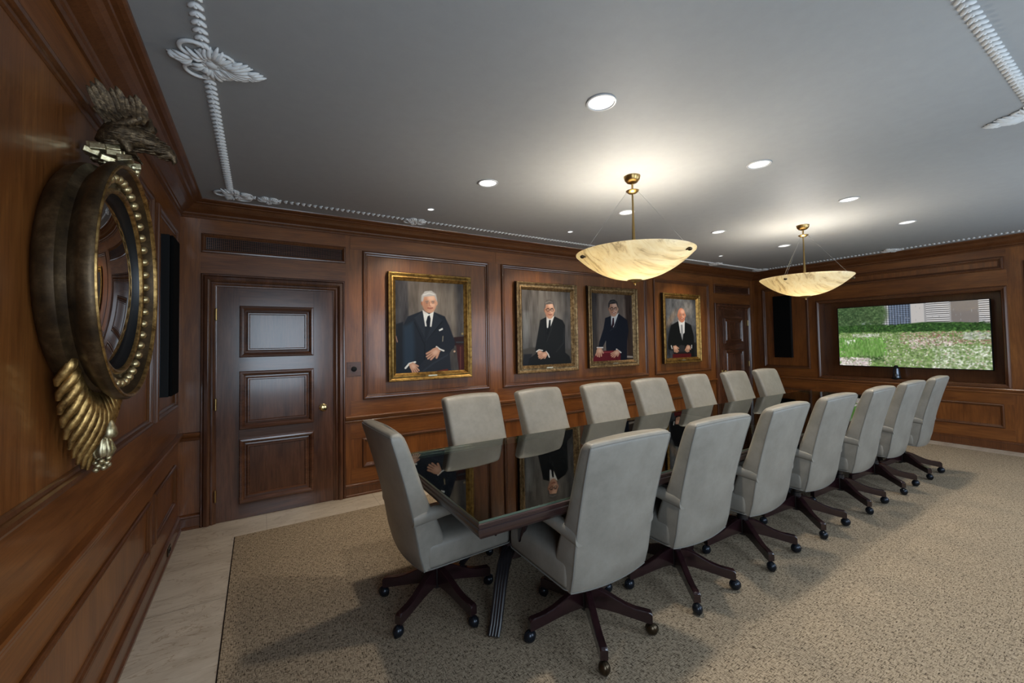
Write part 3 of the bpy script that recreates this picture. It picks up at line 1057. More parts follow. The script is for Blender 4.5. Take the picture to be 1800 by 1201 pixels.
class Paint:
    """a canvas whose marks are given in the coordinates of a quad (tl, tr, br, bl)"""

    def __init__(s, w, h, quad, base):
        s.w, s.h = w, h
        u = np.linspace(0, 1, w)[None, :]
        v = np.linspace(0, 1, h)[:, None]
        (ax, ay), (bx, by), (cx, cy), (dx, dy) = quad
        s.X = (1 - u) * (1 - v) * ax + u * (1 - v) * bx + u * v * cx + (1 - u) * v * dx
        s.Y = (1 - u) * (1 - v) * ay + u * (1 - v) * by + u * v * cy + (1 - u) * v * dy
        s.C = np.ones((h, w, 3)) * np.array(base, float)

    def mix(s, m, col):
        m = np.clip(m, 0, 1)[..., None]
        s.C = s.C * (1 - m) + np.array(col, float) * m

    def poly(s, pts, col, soft=5, a=1.0):
        P_ = np.array(pts, float)
        ins = np.zeros(s.X.shape, bool)
        D = np.full(s.X.shape, 1e9)
        for i in range(len(P_)):
            x1, y1 = P_[i]
            x2, y2 = P_[(i + 1) % len(P_)]
            dx, dy = x2 - x1, y2 - y1
            t = np.clip(((s.X - x1) * dx + (s.Y - y1) * dy) / (dx * dx + dy * dy + 1e-9), 0, 1)
            D = np.minimum(D, np.hypot(s.X - x1 - t * dx, s.Y - y1 - t * dy))
            if y1 != y2:
                c = ((y1 > s.Y) != (y2 > s.Y)) & (s.X < (x2 - x1) * (s.Y - y1) / (y2 - y1) + x1)
                ins ^= c
        sd = np.where(ins, D, -D)
        s.mix((sd / soft + .5) * a if a < 1 else np.clip(sd / soft + .5, 0, 1), col)

    def ell(s, cx, cy, rx, ry, col, soft=.25, rot=0.0, a=1.0):
        c, n = math.cos(rot), math.sin(rot)
        x = ((s.X - cx) * c + (s.Y - cy) * n) / rx
        y = (-(s.X - cx) * n + (s.Y - cy) * c) / ry
        s.mix(np.clip((1 - np.hypot(x, y)) / soft + .5, 0, 1) * a, col)

    def line(s, pts, wd, col, soft=3, a=1.0):
        P_ = np.array(pts, float)
        D = np.full(s.X.shape, 1e9)
        for i in range(len(P_) - 1):
            x1, y1 = P_[i]
            x2, y2 = P_[i + 1]
            dx, dy = x2 - x1, y2 - y1
            t = np.clip(((s.X - x1) * dx + (s.Y - y1) * dy) / (dx * dx + dy * dy + 1e-9), 0, 1)
            D = np.minimum(D, np.hypot(s.X - x1 - t * dx, s.Y - y1 - t * dy))
        s.mix(np.clip((wd / 2 - D) / soft + .5, 0, 1) * a, col)

    def mesh(s, name, m, corner, du, dv, parent, gain=1.0):
        """lay the picture on a grid: corner = top-left, du across, dv down (metres)"""
        w, h = s.w, s.h
        corner, du, dv = np.array(corner), np.array(du), np.array(dv)
        gu, gv = np.meshgrid(np.linspace(0, 1, w), np.linspace(0, 1, h))
        co = corner + gu[..., None] * du + gv[..., None] * dv
        idx = np.arange(w * h).reshape(h, w)
        q = np.stack([idx[1:, :-1], idx[1:, 1:], idx[:-1, 1:], idx[:-1, :-1]], -1).reshape(-1, 4)
        me = bpy.data.meshes.new(name)
        me.vertices.add(w * h)
        me.vertices.foreach_set('co', co.reshape(-1).astype(np.float32))
        me.loops.add(q.size)
        me.loops.foreach_set('vertex_index', q.reshape(-1).astype(np.int32))
        me.polygons.add(len(q))
        me.polygons.foreach_set('loop_start', (np.arange(len(q)) * 4).astype(np.int32))
        me.update(calc_edges=True)
        ca = me.color_attributes.new('paint', 'FLOAT_COLOR', 'POINT')
        rgba = np.ones((h, w, 4), np.float32)
        rgba[..., :3] = np.clip(lin(np.clip(s.C, 0, 255)) * gain, 0, 1)
        ca.data.foreach_set('color', rgba.reshape(-1))
        me.materials.append(m)
        o = bpy.data.objects.new(name, me)
        COL.objects.link(o)
        o.parent = parent
        return o


def brushy(p, seed, amp=16, cx=14, cy=5):
    n = smooth_noise(p.h, p.w, cy, cx, seed) + .5 * smooth_noise(p.h, p.w, cy * 3, cx * 4, seed + 1)
    p.C += ((n - .75) * amp)[..., None]


SKIN, SKD, SKL = (196, 148, 122), (140, 92, 70), (226, 186, 162)


def face(p, cx, cy, rx, ry, hair, bald=False, glasses=False, smile=False, ruddy=0):
    sk = (SKIN[0], SKIN[1] - ruddy, SKIN[2] - ruddy)
    if not bald:
        p.ell(cx - rx * .02, cy - ry * .35, rx * 1.08, ry * .76, hair, .12)
    p.ell(cx - rx * 1.0, cy + ry * .05, rx * .18, ry * .24, SKD, .4)
    p.ell(cx + rx * 1.0, cy + ry * .05, rx * .14, ry * .22, sk, .4)
    p.ell(cx, cy, rx, ry * 1.02, sk, .16)
    p.ell(cx, cy + ry * .5, rx * .74, ry * .56, sk, .2)
    p.ell(cx - rx * .55, cy + ry * .25, rx * .4, ry * .7, SKD, .9, a=.45)
    p.ell(cx + rx * .3, cy - ry * .52, rx * .5, ry * .3, SKL, .9, a=.7)
    p.ell(cx + rx * .45, cy + ry * .22, rx * .3, ry * .22, SKL, .9, a=.6)
    if not bald:
        p.poly([(cx - rx * 1.1, cy - ry * .1), (cx - rx * 1.08, cy - ry * .75), (cx - rx * .6, cy - ry * 1.18), (cx + rx * .3, cy - ry * 1.25), (cx + rx * .95, cy - ry * .9), (cx + rx * 1.08, cy - ry * .1), (cx + rx * .92, cy - ry * .35), (cx + rx * .7, cy - ry * .72), (cx - rx * .1, cy - ry * .66), (cx - rx * .72, cy - ry * .62), (cx - rx * .9, cy - ry * .15)], hair, 6)
        p.line([(cx - rx * .8, cy - ry * .8), (cx, cy - ry * 1.0), (cx + rx * .7, cy - ry * .85)], ry * .1, tuple(min(255, c + 40) for c in hair), 5, .8)
    for s_ in (-1, 1):
        ex = cx + rx * .08 + s_ * rx * .42
        p.ell(ex, cy - ry * .02, rx * .24, ry * .12, SKD, .7, a=.8)
        p.ell(ex, cy, rx * .13, ry * .055, (232, 222, 214), .4)
        p.ell(ex, cy, rx * .065, ry * .055, (40, 34, 34), .4)
        p.line([(ex - rx * .22, cy - ry * .15), (ex + rx * .2, cy - ry * .18)], ry * .07, tuple(int(c * .7) for c in hair) if not bald else (150, 118, 100), 3)
    p.line([(cx + rx * .06, cy - ry * .05), (cx + rx * .0, cy + ry * .28), (cx + rx * .16, cy + ry * .33)], rx * .1, SKD, 3, .65)
    p.line([(cx + rx * .13, cy - ry * .02), (cx + rx * .14, cy + ry * .24)], rx * .1, SKL, 3, .8)
    mo = ry * .06 if smile else 0
    p.line([(cx - rx * .26, cy + ry * .55 - mo), (cx + rx * .08, cy + ry * .57 + mo * .6), (cx + rx * .42, cy + ry * .54 - mo)], ry * .09, (134, 66, 58), 3)
    if smile:
        p.line([(cx - rx * .14, cy + ry * .54), (cx + rx * .3, cy + ry * .54)], ry * .05, (226, 214, 204), 2)
    p.line([(cx - rx * .12, cy + ry * .68), (cx + rx * .28, cy + ry * .68)], ry * .05, SKD, 3, .6)
    if glasses:
        for s_ in (-1, 1):
            ex = cx + rx * .08 + s_ * rx * .44
            p.line([(ex + rx * .3 * math.cos(q * PI / 6), cy + ry * .02 + ry * .19 * math.sin(q * PI / 6)) for q in range(13)], rx * .085, (42, 34, 32), 2)
        p.line([(cx - rx * .1, cy), (cx + rx * .26, cy)], rx * .09, (42, 34, 32), 2)
        p.line([(cx - rx * .74, cy - ry * .02), (cx - rx, cy)], rx * .09, (42, 34, 32), 2)


def hand(p, x, y, L, ang, spread=.28, col=SKIN, n=4):
    c, s_ = math.cos(ang), math.sin(ang)
    f = lambda a, b_: (x + a * c - b_ * s_, y + a * s_ + b_ * c)
    p.poly([f(-.1 * L, -.22 * L), f(.3 * L, -.3 * L), f(.55 * L, -.26 * L), f(.58 * L, .28 * L), f(.25 * L, .3 * L), f(-.1 * L, .2 * L)], col, 5)
    for i in range(n):
        o = (-.22 + i * .44 / (n - 1)) * L
        ln = (.86, .98, .95, .82)[i % 4] * L
        p.line([f(.45 * L, o), f(ln, o * (1 + spread))], L * .13, col, 3)
        p.line([f(.5 * L, o + .075 * L), f(ln * .95, o * (1 + spread) + .075 * L)], L * .035, SKD, 2, .8)
    p.line([f(.1 * L, -.22 * L), f(.45 * L, -.42 * L)], L * .15, col, 3)
    p.ell(*f(.25 * L, -.05 * L), L * .22, L * .16, SKL, .9, ang, .6)


def portrait_a():
    p = Paint(170, 205, [(110, 180), (705, 215), (692, 997), (105, 1025)], (70, 66, 64))
    p.ell(480, 420, 260, 330, (118, 108, 98), 1.3, a=.9)
    p.poly([(100, 170), (215, 180), (215, 1030), (100, 1030)], (58, 56, 58), 14, .85)
    p.line([(600, 220), (600, 700)], 34, (142, 130, 116), 20, .5)
    p.line([(672, 215), (660, 700)], 50, (62, 58, 58), 24, .8)
    p.line([(440, 200), (430, 330)], 60, (96, 88, 84), 30, .5)
    brushy(p, 3, 26)
    p.poly([(600, 700), (700, 690), (700, 780), (600, 775)], (44, 24, 22), 6)
    p.poly([(620, 770), (694, 772), (690, 990), (640, 1000)], (62, 26, 24), 8)
    p.line([(660, 790), (655, 990)], 10, (96, 52, 44), 6)
    p.line([(625, 745), (695, 745)], 14, (52, 54, 58), 4)
    p.ell(682, 668, 10, 10, (150, 132, 90), .5)
    p.ell(604, 828, 9, 9, (205, 170, 140), .5)
    p.poly([(110, 580), (170, 560), (190, 1000), (108, 1020)], (28, 30, 36), 12)
    p.line([(112, 690), (122, 740)], 8, (160, 120, 100), 4)
    p.poly([(330, 460), (210, 510), (172, 590), (160, 760), (165, 930), (108, 1028), (560, 1005), (555, 850), (610, 760), (560, 590), (525, 510), (430, 470)], (30, 34, 42), 6)
    p.poly([(172, 600), (250, 560), (262, 760), (255, 925), (168, 960)], (40, 52, 66), 30, .9)
    p.poly([(520, 560), (560, 590), (612, 740), (600, 800), (500, 850), (420, 800), (480, 770), (500, 700)], (33, 36, 44), 8)
    p.poly([(350, 890), (560, 830), (570, 1000), (300, 1015), (250, 1010)], (37, 40, 48), 10)
    p.line([(330, 1000), (420, 930), (540, 860)], 12, (52, 58, 68), 10, .7)
    p.line([(262, 560), (345, 770), (340, 900)], 5, (14, 16, 20), 4, .9)
    p.line([(500, 560), (345, 745)], 5, (14, 16, 20), 4, .9)
    p.poly([(262, 520), (330, 465), (352, 560), (345, 700)], (40, 44, 52), 6)
    p.poly([(428, 470), (500, 545), (350, 745), (400, 600)], (38, 42, 50), 6)
    p.poly([(332, 452), (352, 600), (405, 604), (430, 458), (388, 490)], (226, 226, 222), 4)
    p.poly([(374, 510), (392, 498), (400, 530), (392, 610), (366, 612), (360, 560)], (26, 28, 36), 4)
    p.poly([(468, 632), (502, 614), (506, 630), (474, 644)], (236, 234, 228), 3)
    p.line([(504, 690), (500, 735)], 7, (150, 140, 120), 4)
    face(p, 393, 386, 62, 88, (168, 166, 164))
    p.line([(445, 785), (475, 808), (508, 822)], 13, (232, 228, 220), 3)
    hand(p, 455, 812, 118, math.radians(142), .2)
    p.line([(183, 975), (215, 935), (262, 922)], 16, (228, 226, 220), 3)
    hand(p, 232, 940, 92, math.radians(62), .3)
    p.poly([(450, 1000), (540, 985), (545, 1010), (440, 1012)], (98, 40, 30), 5)
    return p


def portrait_b():
    p = Paint(170, 205, [(140, 180), (660, 205), (640, 1012), (135, 1042)], (66, 62, 60))
    p.ell(420, 480, 230, 420, (112, 106, 100), 1.2, a=.9)
    for x, wd, c in ((180, 70, (128, 128, 126)), (250, 40, (108, 104, 98)), (520, 30, (118, 112, 106)), (600, 60, (72, 70, 70)), (340, 30, (92, 88, 84))):
        p.line([(x, 460), (x - 6, 840)], wd, c, 40, .55)
    brushy(p, 13, 30, 22, 4)
    p.poly([(130, 860), (220, 830), (660, 850), (645, 1012), (130, 1045)], (70, 66, 62), 20, .9)
    p.poly([(150, 910), (230, 905), (200, 1040), (130, 1045)], (34, 34, 38), 12)
    p.poly([(395, 485), (322, 525), (290, 700), (262, 850), (270, 900), (200, 960), (185, 1040), (640, 1012), (620, 930), (575, 890), (580, 700), (585, 580), (560, 525), (470, 480)], (24, 24, 24), 6)
    p.line([(400, 500), (372, 640), (378, 770)], 5, (10, 10, 10), 4)
    p.line([(470, 500), (432, 640), (380, 770)], 5, (44, 44, 42), 4)
    p.line([(575, 620), (560, 780), (480, 880)], 14, (38, 38, 38), 12, .8)
    p.poly([(388, 478), (388, 610), (420, 622), (474, 474), (430, 500)], (218, 216, 212), 4)
    p.poly([(415, 522), (432, 522), (428, 600), (395, 690), (384, 680), (404, 600)], (12, 12, 14), 4)
    face(p, 424, 408, 50, 96, (92, 86, 82), glasses=True)
    p.line([(275, 880), (300, 860), (335, 868)], 12, (222, 218, 212), 3)
    p.line([(372, 880), (390, 905), (402, 942)], 12, (222, 218, 212), 3)
    hand(p, 300, 880, 84, math.radians(68), .25)
    hand(p, 372, 900, 92, math.radians(150), .2)
    return p


def portrait_c():
    p = Paint(160, 195, [(930, 215), (1330, 240), (1318, 965), (918, 990)], (78, 68, 62))
    p.ell(1120, 520, 170, 420, (118, 104, 94), 1.2, a=.9)
    p.line([(950, 240), (940, 900)], 60, (50, 44, 42), 30, .9)
    p.line([(1010, 260), (1000, 800)], 40, (128, 114, 104), 30, .6)
    p.line([(1290, 240), (1275, 960)], 70, (48, 34, 28), 20, .9)
    p.line([(1250, 300), (1245, 900)], 30, (130, 110, 96), 20, .4)
    brushy(p, 23, 24, 20, 4)
    p.poly([(1250, 920), (1325, 925), (1320, 945), (1250, 945)], (150, 140, 130), 6, .8)
    p.poly([(1118, 470), (1052, 500), (1030, 620), (985, 770), (975, 830), (1010, 840), (1045, 760), (1050, 860), (1060, 985), (1252, 972), (1262, 760), (1282, 640), (1272, 520), (1186, 450)], (20, 23, 34), 6)
    p.line([(1048, 760), (1036, 860)], 6, (140, 130, 120), 4, .8)
    p.line([(1186, 480), (1150, 600), (1095, 640)], 5, (44, 48, 60), 4)
    p.poly([(1110, 455), (1108, 590), (1130, 604), (1188, 440), (1150, 470)], (220, 218, 214), 4)
    p.poly([(1124, 498), (1138, 496), (1138, 570), (1118, 612), (1106, 600), (1116, 560)], (44, 14, 26), 4)
    face(p, 1136, 394, 44, 84, (42, 38, 38), glasses=True, smile=True)
    p.poly([(920, 965), (945, 905), (1000, 870), (1120, 862), (1190, 890), (1186, 975), (918, 990)], (96, 24, 32), 6)
    p.line([(950, 925), (1010, 885), (1110, 880), (1178, 905)], 9, (156, 62, 66), 6)
    p.line([(1150, 900), (1150, 975)], 6, (60, 14, 20), 4)
    p.line([(965, 832), (1015, 832)], 14, (224, 220, 214), 3)
    hand(p, 985, 845, 92, math.radians(98), .3)
    p.line([(1150, 850), (1192, 886)], 14, (224, 220, 214), 3)
    hand(p, 1165, 872, 90, math.radians(140), .25)
    return p


def portrait_d():
    p = Paint(140, 200, [(142, 135), (410, 155), (398, 700), (130, 715)], (60, 62, 66))
    p.ell(290, 330, 110, 240, (104, 104, 106), 1.2, a=.9)
    p.ell(185, 340, 22, 90, (140, 118, 98), 1.0, .5, .6)
    p.ell(340, 240, 40, 70, (122, 116, 110), 1.2, a=.6)
    brushy(p, 33, 44, 12, 10)
    p.poly([(300, 560), (400, 560), (398, 705), (290, 705)], (34, 32, 34), 10, .8)
    p.poly([(250, 355), (185, 395), (165, 460), (148, 560), (150, 625), (190, 640), (200, 708), (372, 702), (375, 620), (378, 500), (358, 395), (300, 362)], (20, 20, 22), 5)
    p.poly([(246, 345), (258, 470), (272, 490), (296, 470), (304, 348), (274, 370)], (222, 222, 220), 3)
    p.poly([(266, 392), (282, 392), (284, 480), (274, 545), (262, 480)], (150, 150, 152), 3)
    face(p, 278, 300, 33, 66, (150, 140, 130), bald=True, smile=True, ruddy=22)
    p.poly([(235, 600), (262, 584), (290, 592), (292, 650), (236, 652)], (48, 46, 48), 4)
    p.poly([(185, 672), (345, 666), (345, 706), (183, 710)], (82, 22, 24), 4)
    p.line([(190, 660), (345, 655)], 7, (40, 32, 32), 3)
    hand(p, 205, 598, 62, math.radians(75), .2)
    hand(p, 325, 594, 62, math.radians(108), .2)
    p.line([(176, 592), (182, 622)], 7, (222, 218, 212), 3)
    p.line([(354, 588), (352, 616)], 7, (222, 218, 212), 3)
    return p


PRT = [(1.153, 2.118, 1.118, 2.284, portrait_a, 'framed oil portrait of a silver-haired person seated in a dark suit, nearest the near door', 'gold', .086),
       (2.745, 3.735, 1.113, 2.281, portrait_b, 'framed oil portrait of a seated person with glasses, black suit and folded hands', 'pale', .1),
       (3.935, 4.935, 1.125, 2.288, portrait_c, 'framed oil portrait of a standing person with glasses behind a red chair', 'pale', .095),
       (5.525, 6.50, 1.12, 2.27, portrait_d, 'framed oil portrait of a bald person in black suit and grey tie', 'gold', .088)]
for x0, x1, z0, z1, fn, lab, kind, fwid in PRT:
    cx, cz = (x0 + x1) / 2, (z0 + z1) / 2
    t = thing('framed_portrait', lab, 'painting', (cx, YB - .004, cz), 0, 'oil portraits on the panelled wall')
    hw, hh = (x1 - x0) / 2, (z1 - z0) / 2
    gm = M['frame_gold'] if kind == 'gold' else M['frame_pale']

    def loop(ins, d):
        return [(-hw + ins, -d, -hh + ins), (-hw + ins, -d, hh - ins), (hw - ins, -d, hh - ins), (hw - ins, -d, -hh + ins)]
    b_ = MB()
    b_.loft([loop(i_, d_) for i_, d_ in ((.012, 0), (.006, .004), (.004, .02), (.008, .03), (.004, .036), (.004, .046), (.03, .046), (.03, 0.0))], cap=False, loop=False)
    k = int(2 * hh / .02)
    for i in range(k):                                        # ribbed outer edge
        z = -hh + .02 + i * .02
        for s_ in (-1, 1):
            b_.box(s_ * (hw - .004) - .003, s_ * (hw - .004) + .003, -.034, -.008, z, z + .011)
    b_.build('frame_back_edge', M['frame_dark'], t)
    f = MB()
    q = fwid
    f.loft([loop(i_, d_) for i_, d_ in ((.010, .046), (.012, .056), (.022, .062), (.034, .056), (.036, .048), (q - .05, .046), (q - .046, .056), (q - .034, .058), (q - .024, .048), (q - .016, .036), (q - .004, .030), (q, .024), (q, .018))], cap=False)
    f.build('frame', gm, t, smooth=True, angle=35)
    r = MB()                                                  # bamboo style rod round the outside with knots
    R_ = .0105
    cs = [(-hw + R_, -hh + R_), (-hw + R_, hh - R_), (hw - R_, hh - R_), (hw - R_, -hh + R_)]
    for i in range(4):
        a, c = cs[i], cs[(i + 1) % 4]
        r.tube([(a[0], -.054, a[1]), (c[0], -.054, c[1])], R_, 10)
        L_ = math.hypot(c[0] - a[0], c[1] - a[1])
        n = 3 if L_ < 1.05 else 4
        for j in range(1, n):
            u = j / n
            x, z = a[0] + (c[0] - a[0]) * u, a[1] + (c[1] - a[1]) * u
            dx, dz = (c[0] - a[0]) / L_, (c[1] - a[1]) / L_
            for o_ in (-.006, .006):
                r.tube([(x + dx * (o_ - .0025), -.054, z + dz * (o_ - .0025)), (x + dx * (o_ + .0025), -.054, z + dz * (o_ + .0025))], R_ + .0035, 10)
        r.ball((a[0], -.054, a[1]), R_ + .002, 10, 8)
    r.build('bamboo_rod', gm, t, smooth=True, angle=50)
    MB().box(-hw + .05, hw - .05, -.019, -.001, -hh + .05, hh - .05).build('stretcher', M['frame_dark'], t)
    fn().mesh('canvas', M['oil'], (-hw + q - .004, -.0225, hh - q + .004), (2 * hw - 2 * q + .008, 0, 0), (0, 0, -2 * hh + 2 * q - .008), t, 0.95)
    pl = MB().box(-.05, .05, -.062, -.058, -hh + q - .046, -hh + q - .032)
    pl.build('nameplate', M['plaque'], t)

# ------------------------------------------------------------------ wall screen in its recess
def garden():
    """a wide meadow with hedge, trees and office buildings"""
    w, h = 420, 196
    p = Paint(w, h, [(0, 0), (1350, 0), (1350, 600), (0, 600)], (120, 130, 90))
    X, Y = p.X, p.Y
    p.poly([(0, -20), (1400, -20), (1400, 230), (0, 230)], (176, 186, 194), 6)
    p.poly([(420, -20), (520, -20), (520, 220), (420, 220)], (150, 150, 156), 4)
    p.poly([(520, -20), (725, -20), (725, 220), (520, 220)], (84, 98, 120), 4)
    p.poly([(725, -20), (840, -20), (840, 220), (725, 220)], (186, 180, 176), 8)
    p.poly([(840, -20), (1400, -20), (1400, 230), (840, 230)], (150, 148, 148), 4)
    rows = ((np.floor(Y / 9) % 2) == 0)
    colm = ((np.floor(X / 13) % 2) == 0)
    bld = (X > 430) & (X < 715) & (Y < 200)
    p.C = np.where((bld & rows & colm)[..., None], p.C * .62, p.C)
    p.C = np.where((bld & ~rows & ~colm)[..., None], np.minimum(p.C * 1.35, 235), p.C)
    str_ = ((X > 860) & (X < 1050) | (X > 1270)) & (Y < 205) & rows
    p.C = np.where(str_[..., None], p.C * 1.4, p.C)
    strd = ((X > 860) & (X < 1050) | (X > 1270)) & (Y < 205) & ~rows
    p.C = np.where(strd[..., None], p.C * .6, p.C)
    p.poly([(1060, -20), (1270, -20), (1270, 220), (1060, 220)], (120, 112, 108), 6, .8)
    p.ell(140, 60, 250, 130, (62, 92, 52), .3)
    p.ell(400, 80, 110, 120, (72, 100, 58), .4)
    p.ell(60, 110, 120, 90, (52, 84, 44), .4)
    r = np.random.default_rng(5)
    def dabs(n, x0, x1, y0, y1, cols, rx, ry, a=.9):
        for _ in range(n):
            x, y = r.uniform(x0, x1), r.uniform(y0, y1)
            c = np.array(cols[r.integers(len(cols))], float) * r.uniform(.82, 1.15)
            s_ = .6 + .8 * (y / 600)
            wx, wy = rx * s_ * r.uniform(.6, 1.4), ry * s_ * r.uniform(.6, 1.4)
            i0, i1 = int(max(0, (x - 2 * wx) / 1350 * w)), int(min(w, (x + 2 * wx) / 1350 * w + 2))
            j0, j1 = int(max(0, (y - 2 * wy) / 600 * h)), int(min(h, (y + 2 * wy) / 600 * h + 2))
            if i1 <= i0 or j1 <= j0:
                continue
            m = np.clip(1.4 - np.hypot((X[j0:j1, i0:i1] - x) / wx, (Y[j0:j1, i0:i1] - y) / wy), 0, 1)[..., None] * a
            p.C[j0:j1, i0:i1] = p.C[j0:j1, i0:i1] * (1 - m) + c * m
    dabs(700, 0, 470, 0, 190, [(44, 74, 38), (84, 116, 66), (62, 92, 50)], 14, 9)
    dabs(60, 470, 1350, 0, 200, [(160, 170, 180), (120, 120, 126)], 4, 14, .5)
    p.poly([(0, 190), (300, 182), (560, 196), (820, 176), (1100, 186), (1400, 206), (1400, 285), (0, 262)], (46, 84, 32), 10)
    p.poly([(0, 255), (1400, 280), (1400, 640), (0, 640)], (116, 146, 76), 10)
    dabs(900, 0, 1350, 190, 270, [(30, 62, 24), (70, 118, 46), (46, 88, 36)], 10, 6)
    dabs(2600, 0, 1350, 265, 600, [(110, 150, 66), (140, 172, 92), (88, 128, 52), (150, 176, 110)], 12, 9)
    dabs(700, 620, 1350, 270, 380, [(164, 112, 98), (188, 160, 144), (150, 150, 100), (146, 96, 84)], 9, 5)
    dabs(380, 160, 420, 275, 310, [(214, 212, 206), (150, 170, 120)], 9, 4)
    dabs(420, 700, 1080, 320, 420, [(206, 176, 172), (224, 214, 206), (150, 120, 100)], 8, 5)
    dabs(900, 0, 480, 330, 500, [(96, 168, 52), (122, 190, 70), (78, 146, 44)], 7, 20)
    dabs(120, 200, 460, 470, 540, [(40, 72, 30), (60, 98, 40)], 9, 14, .7)
    dabs(520, 0, 300, 520, 600, [(232, 222, 216), (206, 182, 180), (70, 84, 56), (240, 236, 230)], 8, 6)
    dabs(40, 70, 170, 335, 385, [(244, 244, 240)], 10, 6)
    dabs(700, 900, 1350, 400, 600, [(196, 206, 180), (226, 228, 216), (128, 158, 92)], 9, 7)
    dabs(260, 1150, 1350, 280, 340, [(190, 196, 178), (150, 160, 140)], 9, 6)
    dabs(1500, 0, 1350, 268, 600, [(120, 150, 82), (150, 172, 112), (104, 138, 70), (172, 180, 140), (96, 124, 66)], 8, 6, .75)
    dabs(260, 450, 1350, 270, 600, [(214, 206, 196), (190, 156, 144), (226, 226, 214)], 5, 4, .8)
    dabs(500, 60, 460, 350, 490, [(104, 160, 62), (128, 178, 84), (86, 140, 50)], 5, 16, .7)
    dabs(160, 0, 330, 525, 600, [(224, 214, 208), (196, 172, 170)], 7, 5, .8)
    g = p.C.mean(-1, keepdims=True)
    p.C = p.C * .76 + g * .24
    return p


TVX = XR + .062
ty0, ty1, tz0, tz1 = 1.333, 3.045, 1.022, 1.99
t = thing('wall_screen', 'large lit flat screen showing a flower meadow, set in the panelled recess', 'screen', (TVX, (ty0 + ty1) / 2, (tz0 + tz1) / 2))
hw, hh = (ty1 - ty0) / 2, (tz1 - tz0) / 2
MB().box(.006, .05, -hw, hw, -hh, hh).build('screen_casing', M['black'], t, bevel=.004)
bz = MB()
bz.box(-.004, .006, -hw, hw, hh - .009, hh).box(-.004, .006, -hw, hw, -hh, -hh + .011)
bz.box(-.004, .006, -hw, -hw + .009, -hh, hh).box(-.004, .006, hw - .009, hw, -hh, hh)
bz.build('screen_bezel', M['black'], t)
garden().mesh('screen_panel', M['screen'], (.0, hw - .008, hh - .008), (0, -2 * hw + .016, 0), (0, 0, -2 * hh + .018), t, 1.0)
MB().box(.05, RD - .062, -.3, .3, -.2, .2).build('wall_bracket', M['black'], t)

t = thing('conference_camera', 'small black conference camera standing on the sill below the screen', 'camera', (XR + .045, 2.315, RZ0))
MB().lathe([(.0005, 0), (.062, 0), (.064, .012), (.056, .022), (.0005, .024)], n=24).build('camera_base', M['black'], t, smooth=True)
MB().lathe([(.048, .022), (.05, .05), (.044, .06), (.042, .1), (.036, .15), (.034, .165), (.0005, .168)], n=24).build('camera_body', M['chrome'], t, smooth=True)
MB().ball((-.006, 0, .185), .03, 16, 10).build('camera_head', M['black'], t, smooth=True)
MB().lathe([(.014, -.028), (.014, -.036), (.0005, -.037)], (-.004, 0, .185), 16, 'X').build('lens', M['ebony'], t, smooth=True)

# ------------------------------------------------------------------ convex eagle mirror
MY, MZ = 2.14, 1.773
t = thing('convex_mirror', 'round convex mirror in a deep gilt frame with an eagle on top', 'mirror', (XL, MY, MZ))
b = MB()
b.lathe([(.35, .002), (.40, .004), (.418, .02), (.428, .045), (.426, .06), (.412, .068), (.405, .08), (.413, .09), (.432, .104), (.446, .12), (.448, .142), (.443, .15), (.438, .15)], n=96, axis='X', cap=False)
b.build('outer_frame', M['gilt_dark'], t, smooth=True, angle=50)
b = MB()
b.lathe([(.439, .15), (.438, .155), (.433, .156), (.428, .151), (.426, .142)], n=96, axis='X', cap=False)
b.build('gilt_rim', M['gilt'], t, smooth=True, angle=60)
b = MB()
b.lathe([(.426, .142), (.417, .126), (.402, .112), (.38, .104), (.362, .106), (.352, .112)], n=96, axis='X', cap=False)
b.build('ball_channel', M['gilt_dark'], t, smooth=True, angle=60)
b = MB()
b.lathe([(.352, .112), (.348, .12), (.340, .122), (.334, .116), (.332, .108)], n=96, axis='X', cap=False)
b.build('inner_bead', M['gilt'], t, smooth=True, angle=60)
b = MB()
b.lathe([(.332, .108), (.330, .09), (.322, .084), (.318, .08), (.316, .07)], n=96, axis='X', cap=False)
b.build('black_slip', M['ebony'], t, smooth=True, angle=60)
b = MB()
prof = [(.318 * i / 14, .128 - .045 * (i / 14) ** 2) for i in range(14, 0, -1)] + [(.0005, .128)]
b.lathe(prof, n=96, axis='X', cap=False)
b.build('mirror_glass', M['mirror'], t, smooth=True)
ball0 = None
for i in range(42):
    a = 2 * PI * (i + .5) / 42
    if ball0 is None:
        ball0 = MB().ball((0, 0, 0), .0185, 14, 10, (1, 1, 1)).build('gilt_ball', M['gilt_bright'], t, smooth=True)
        o = ball0
    else:
        o = ball0.copy()
        COL.objects.link(o)
        o.parent = t
    o.location = (.116, .388 * math.cos(a), .388 * math.sin(a))

# rocks under the eagle (local coordinates: x out of the wall, y along it, z up)
r = MB()
rn = random.Random(4)
for i in range(26):
    u = rn.uniform(-1, 1)
    z = rn.uniform(.455, .52)
    x = .06 + rn.uniform(-.015, .075) + (.02 if z < .48 else -.01)
    Mx = Matrix.Translation((x, u * .06, z)) @ Matrix.Rotation(rn.uniform(-.3, .3), 4, 'Z') @ Matrix.Rotation(rn.uniform(-.35, .35), 4, 'X') @ Matrix.Rotation(rn.uniform(-.3, .3), 4, 'Y')
    r.box(-.022, .022, -.016, .016, -.011, .011, Mx)
for x, z in ((.135, .468), (.15, .455), (.16, .44)):
    r.ball((x, -.01, z), .013, 8, 6)
    r.ball((x - .01, .03, z), .012, 8, 6)
r.build('rock_mount', M['gilt_rock'], t, bevel=.004)
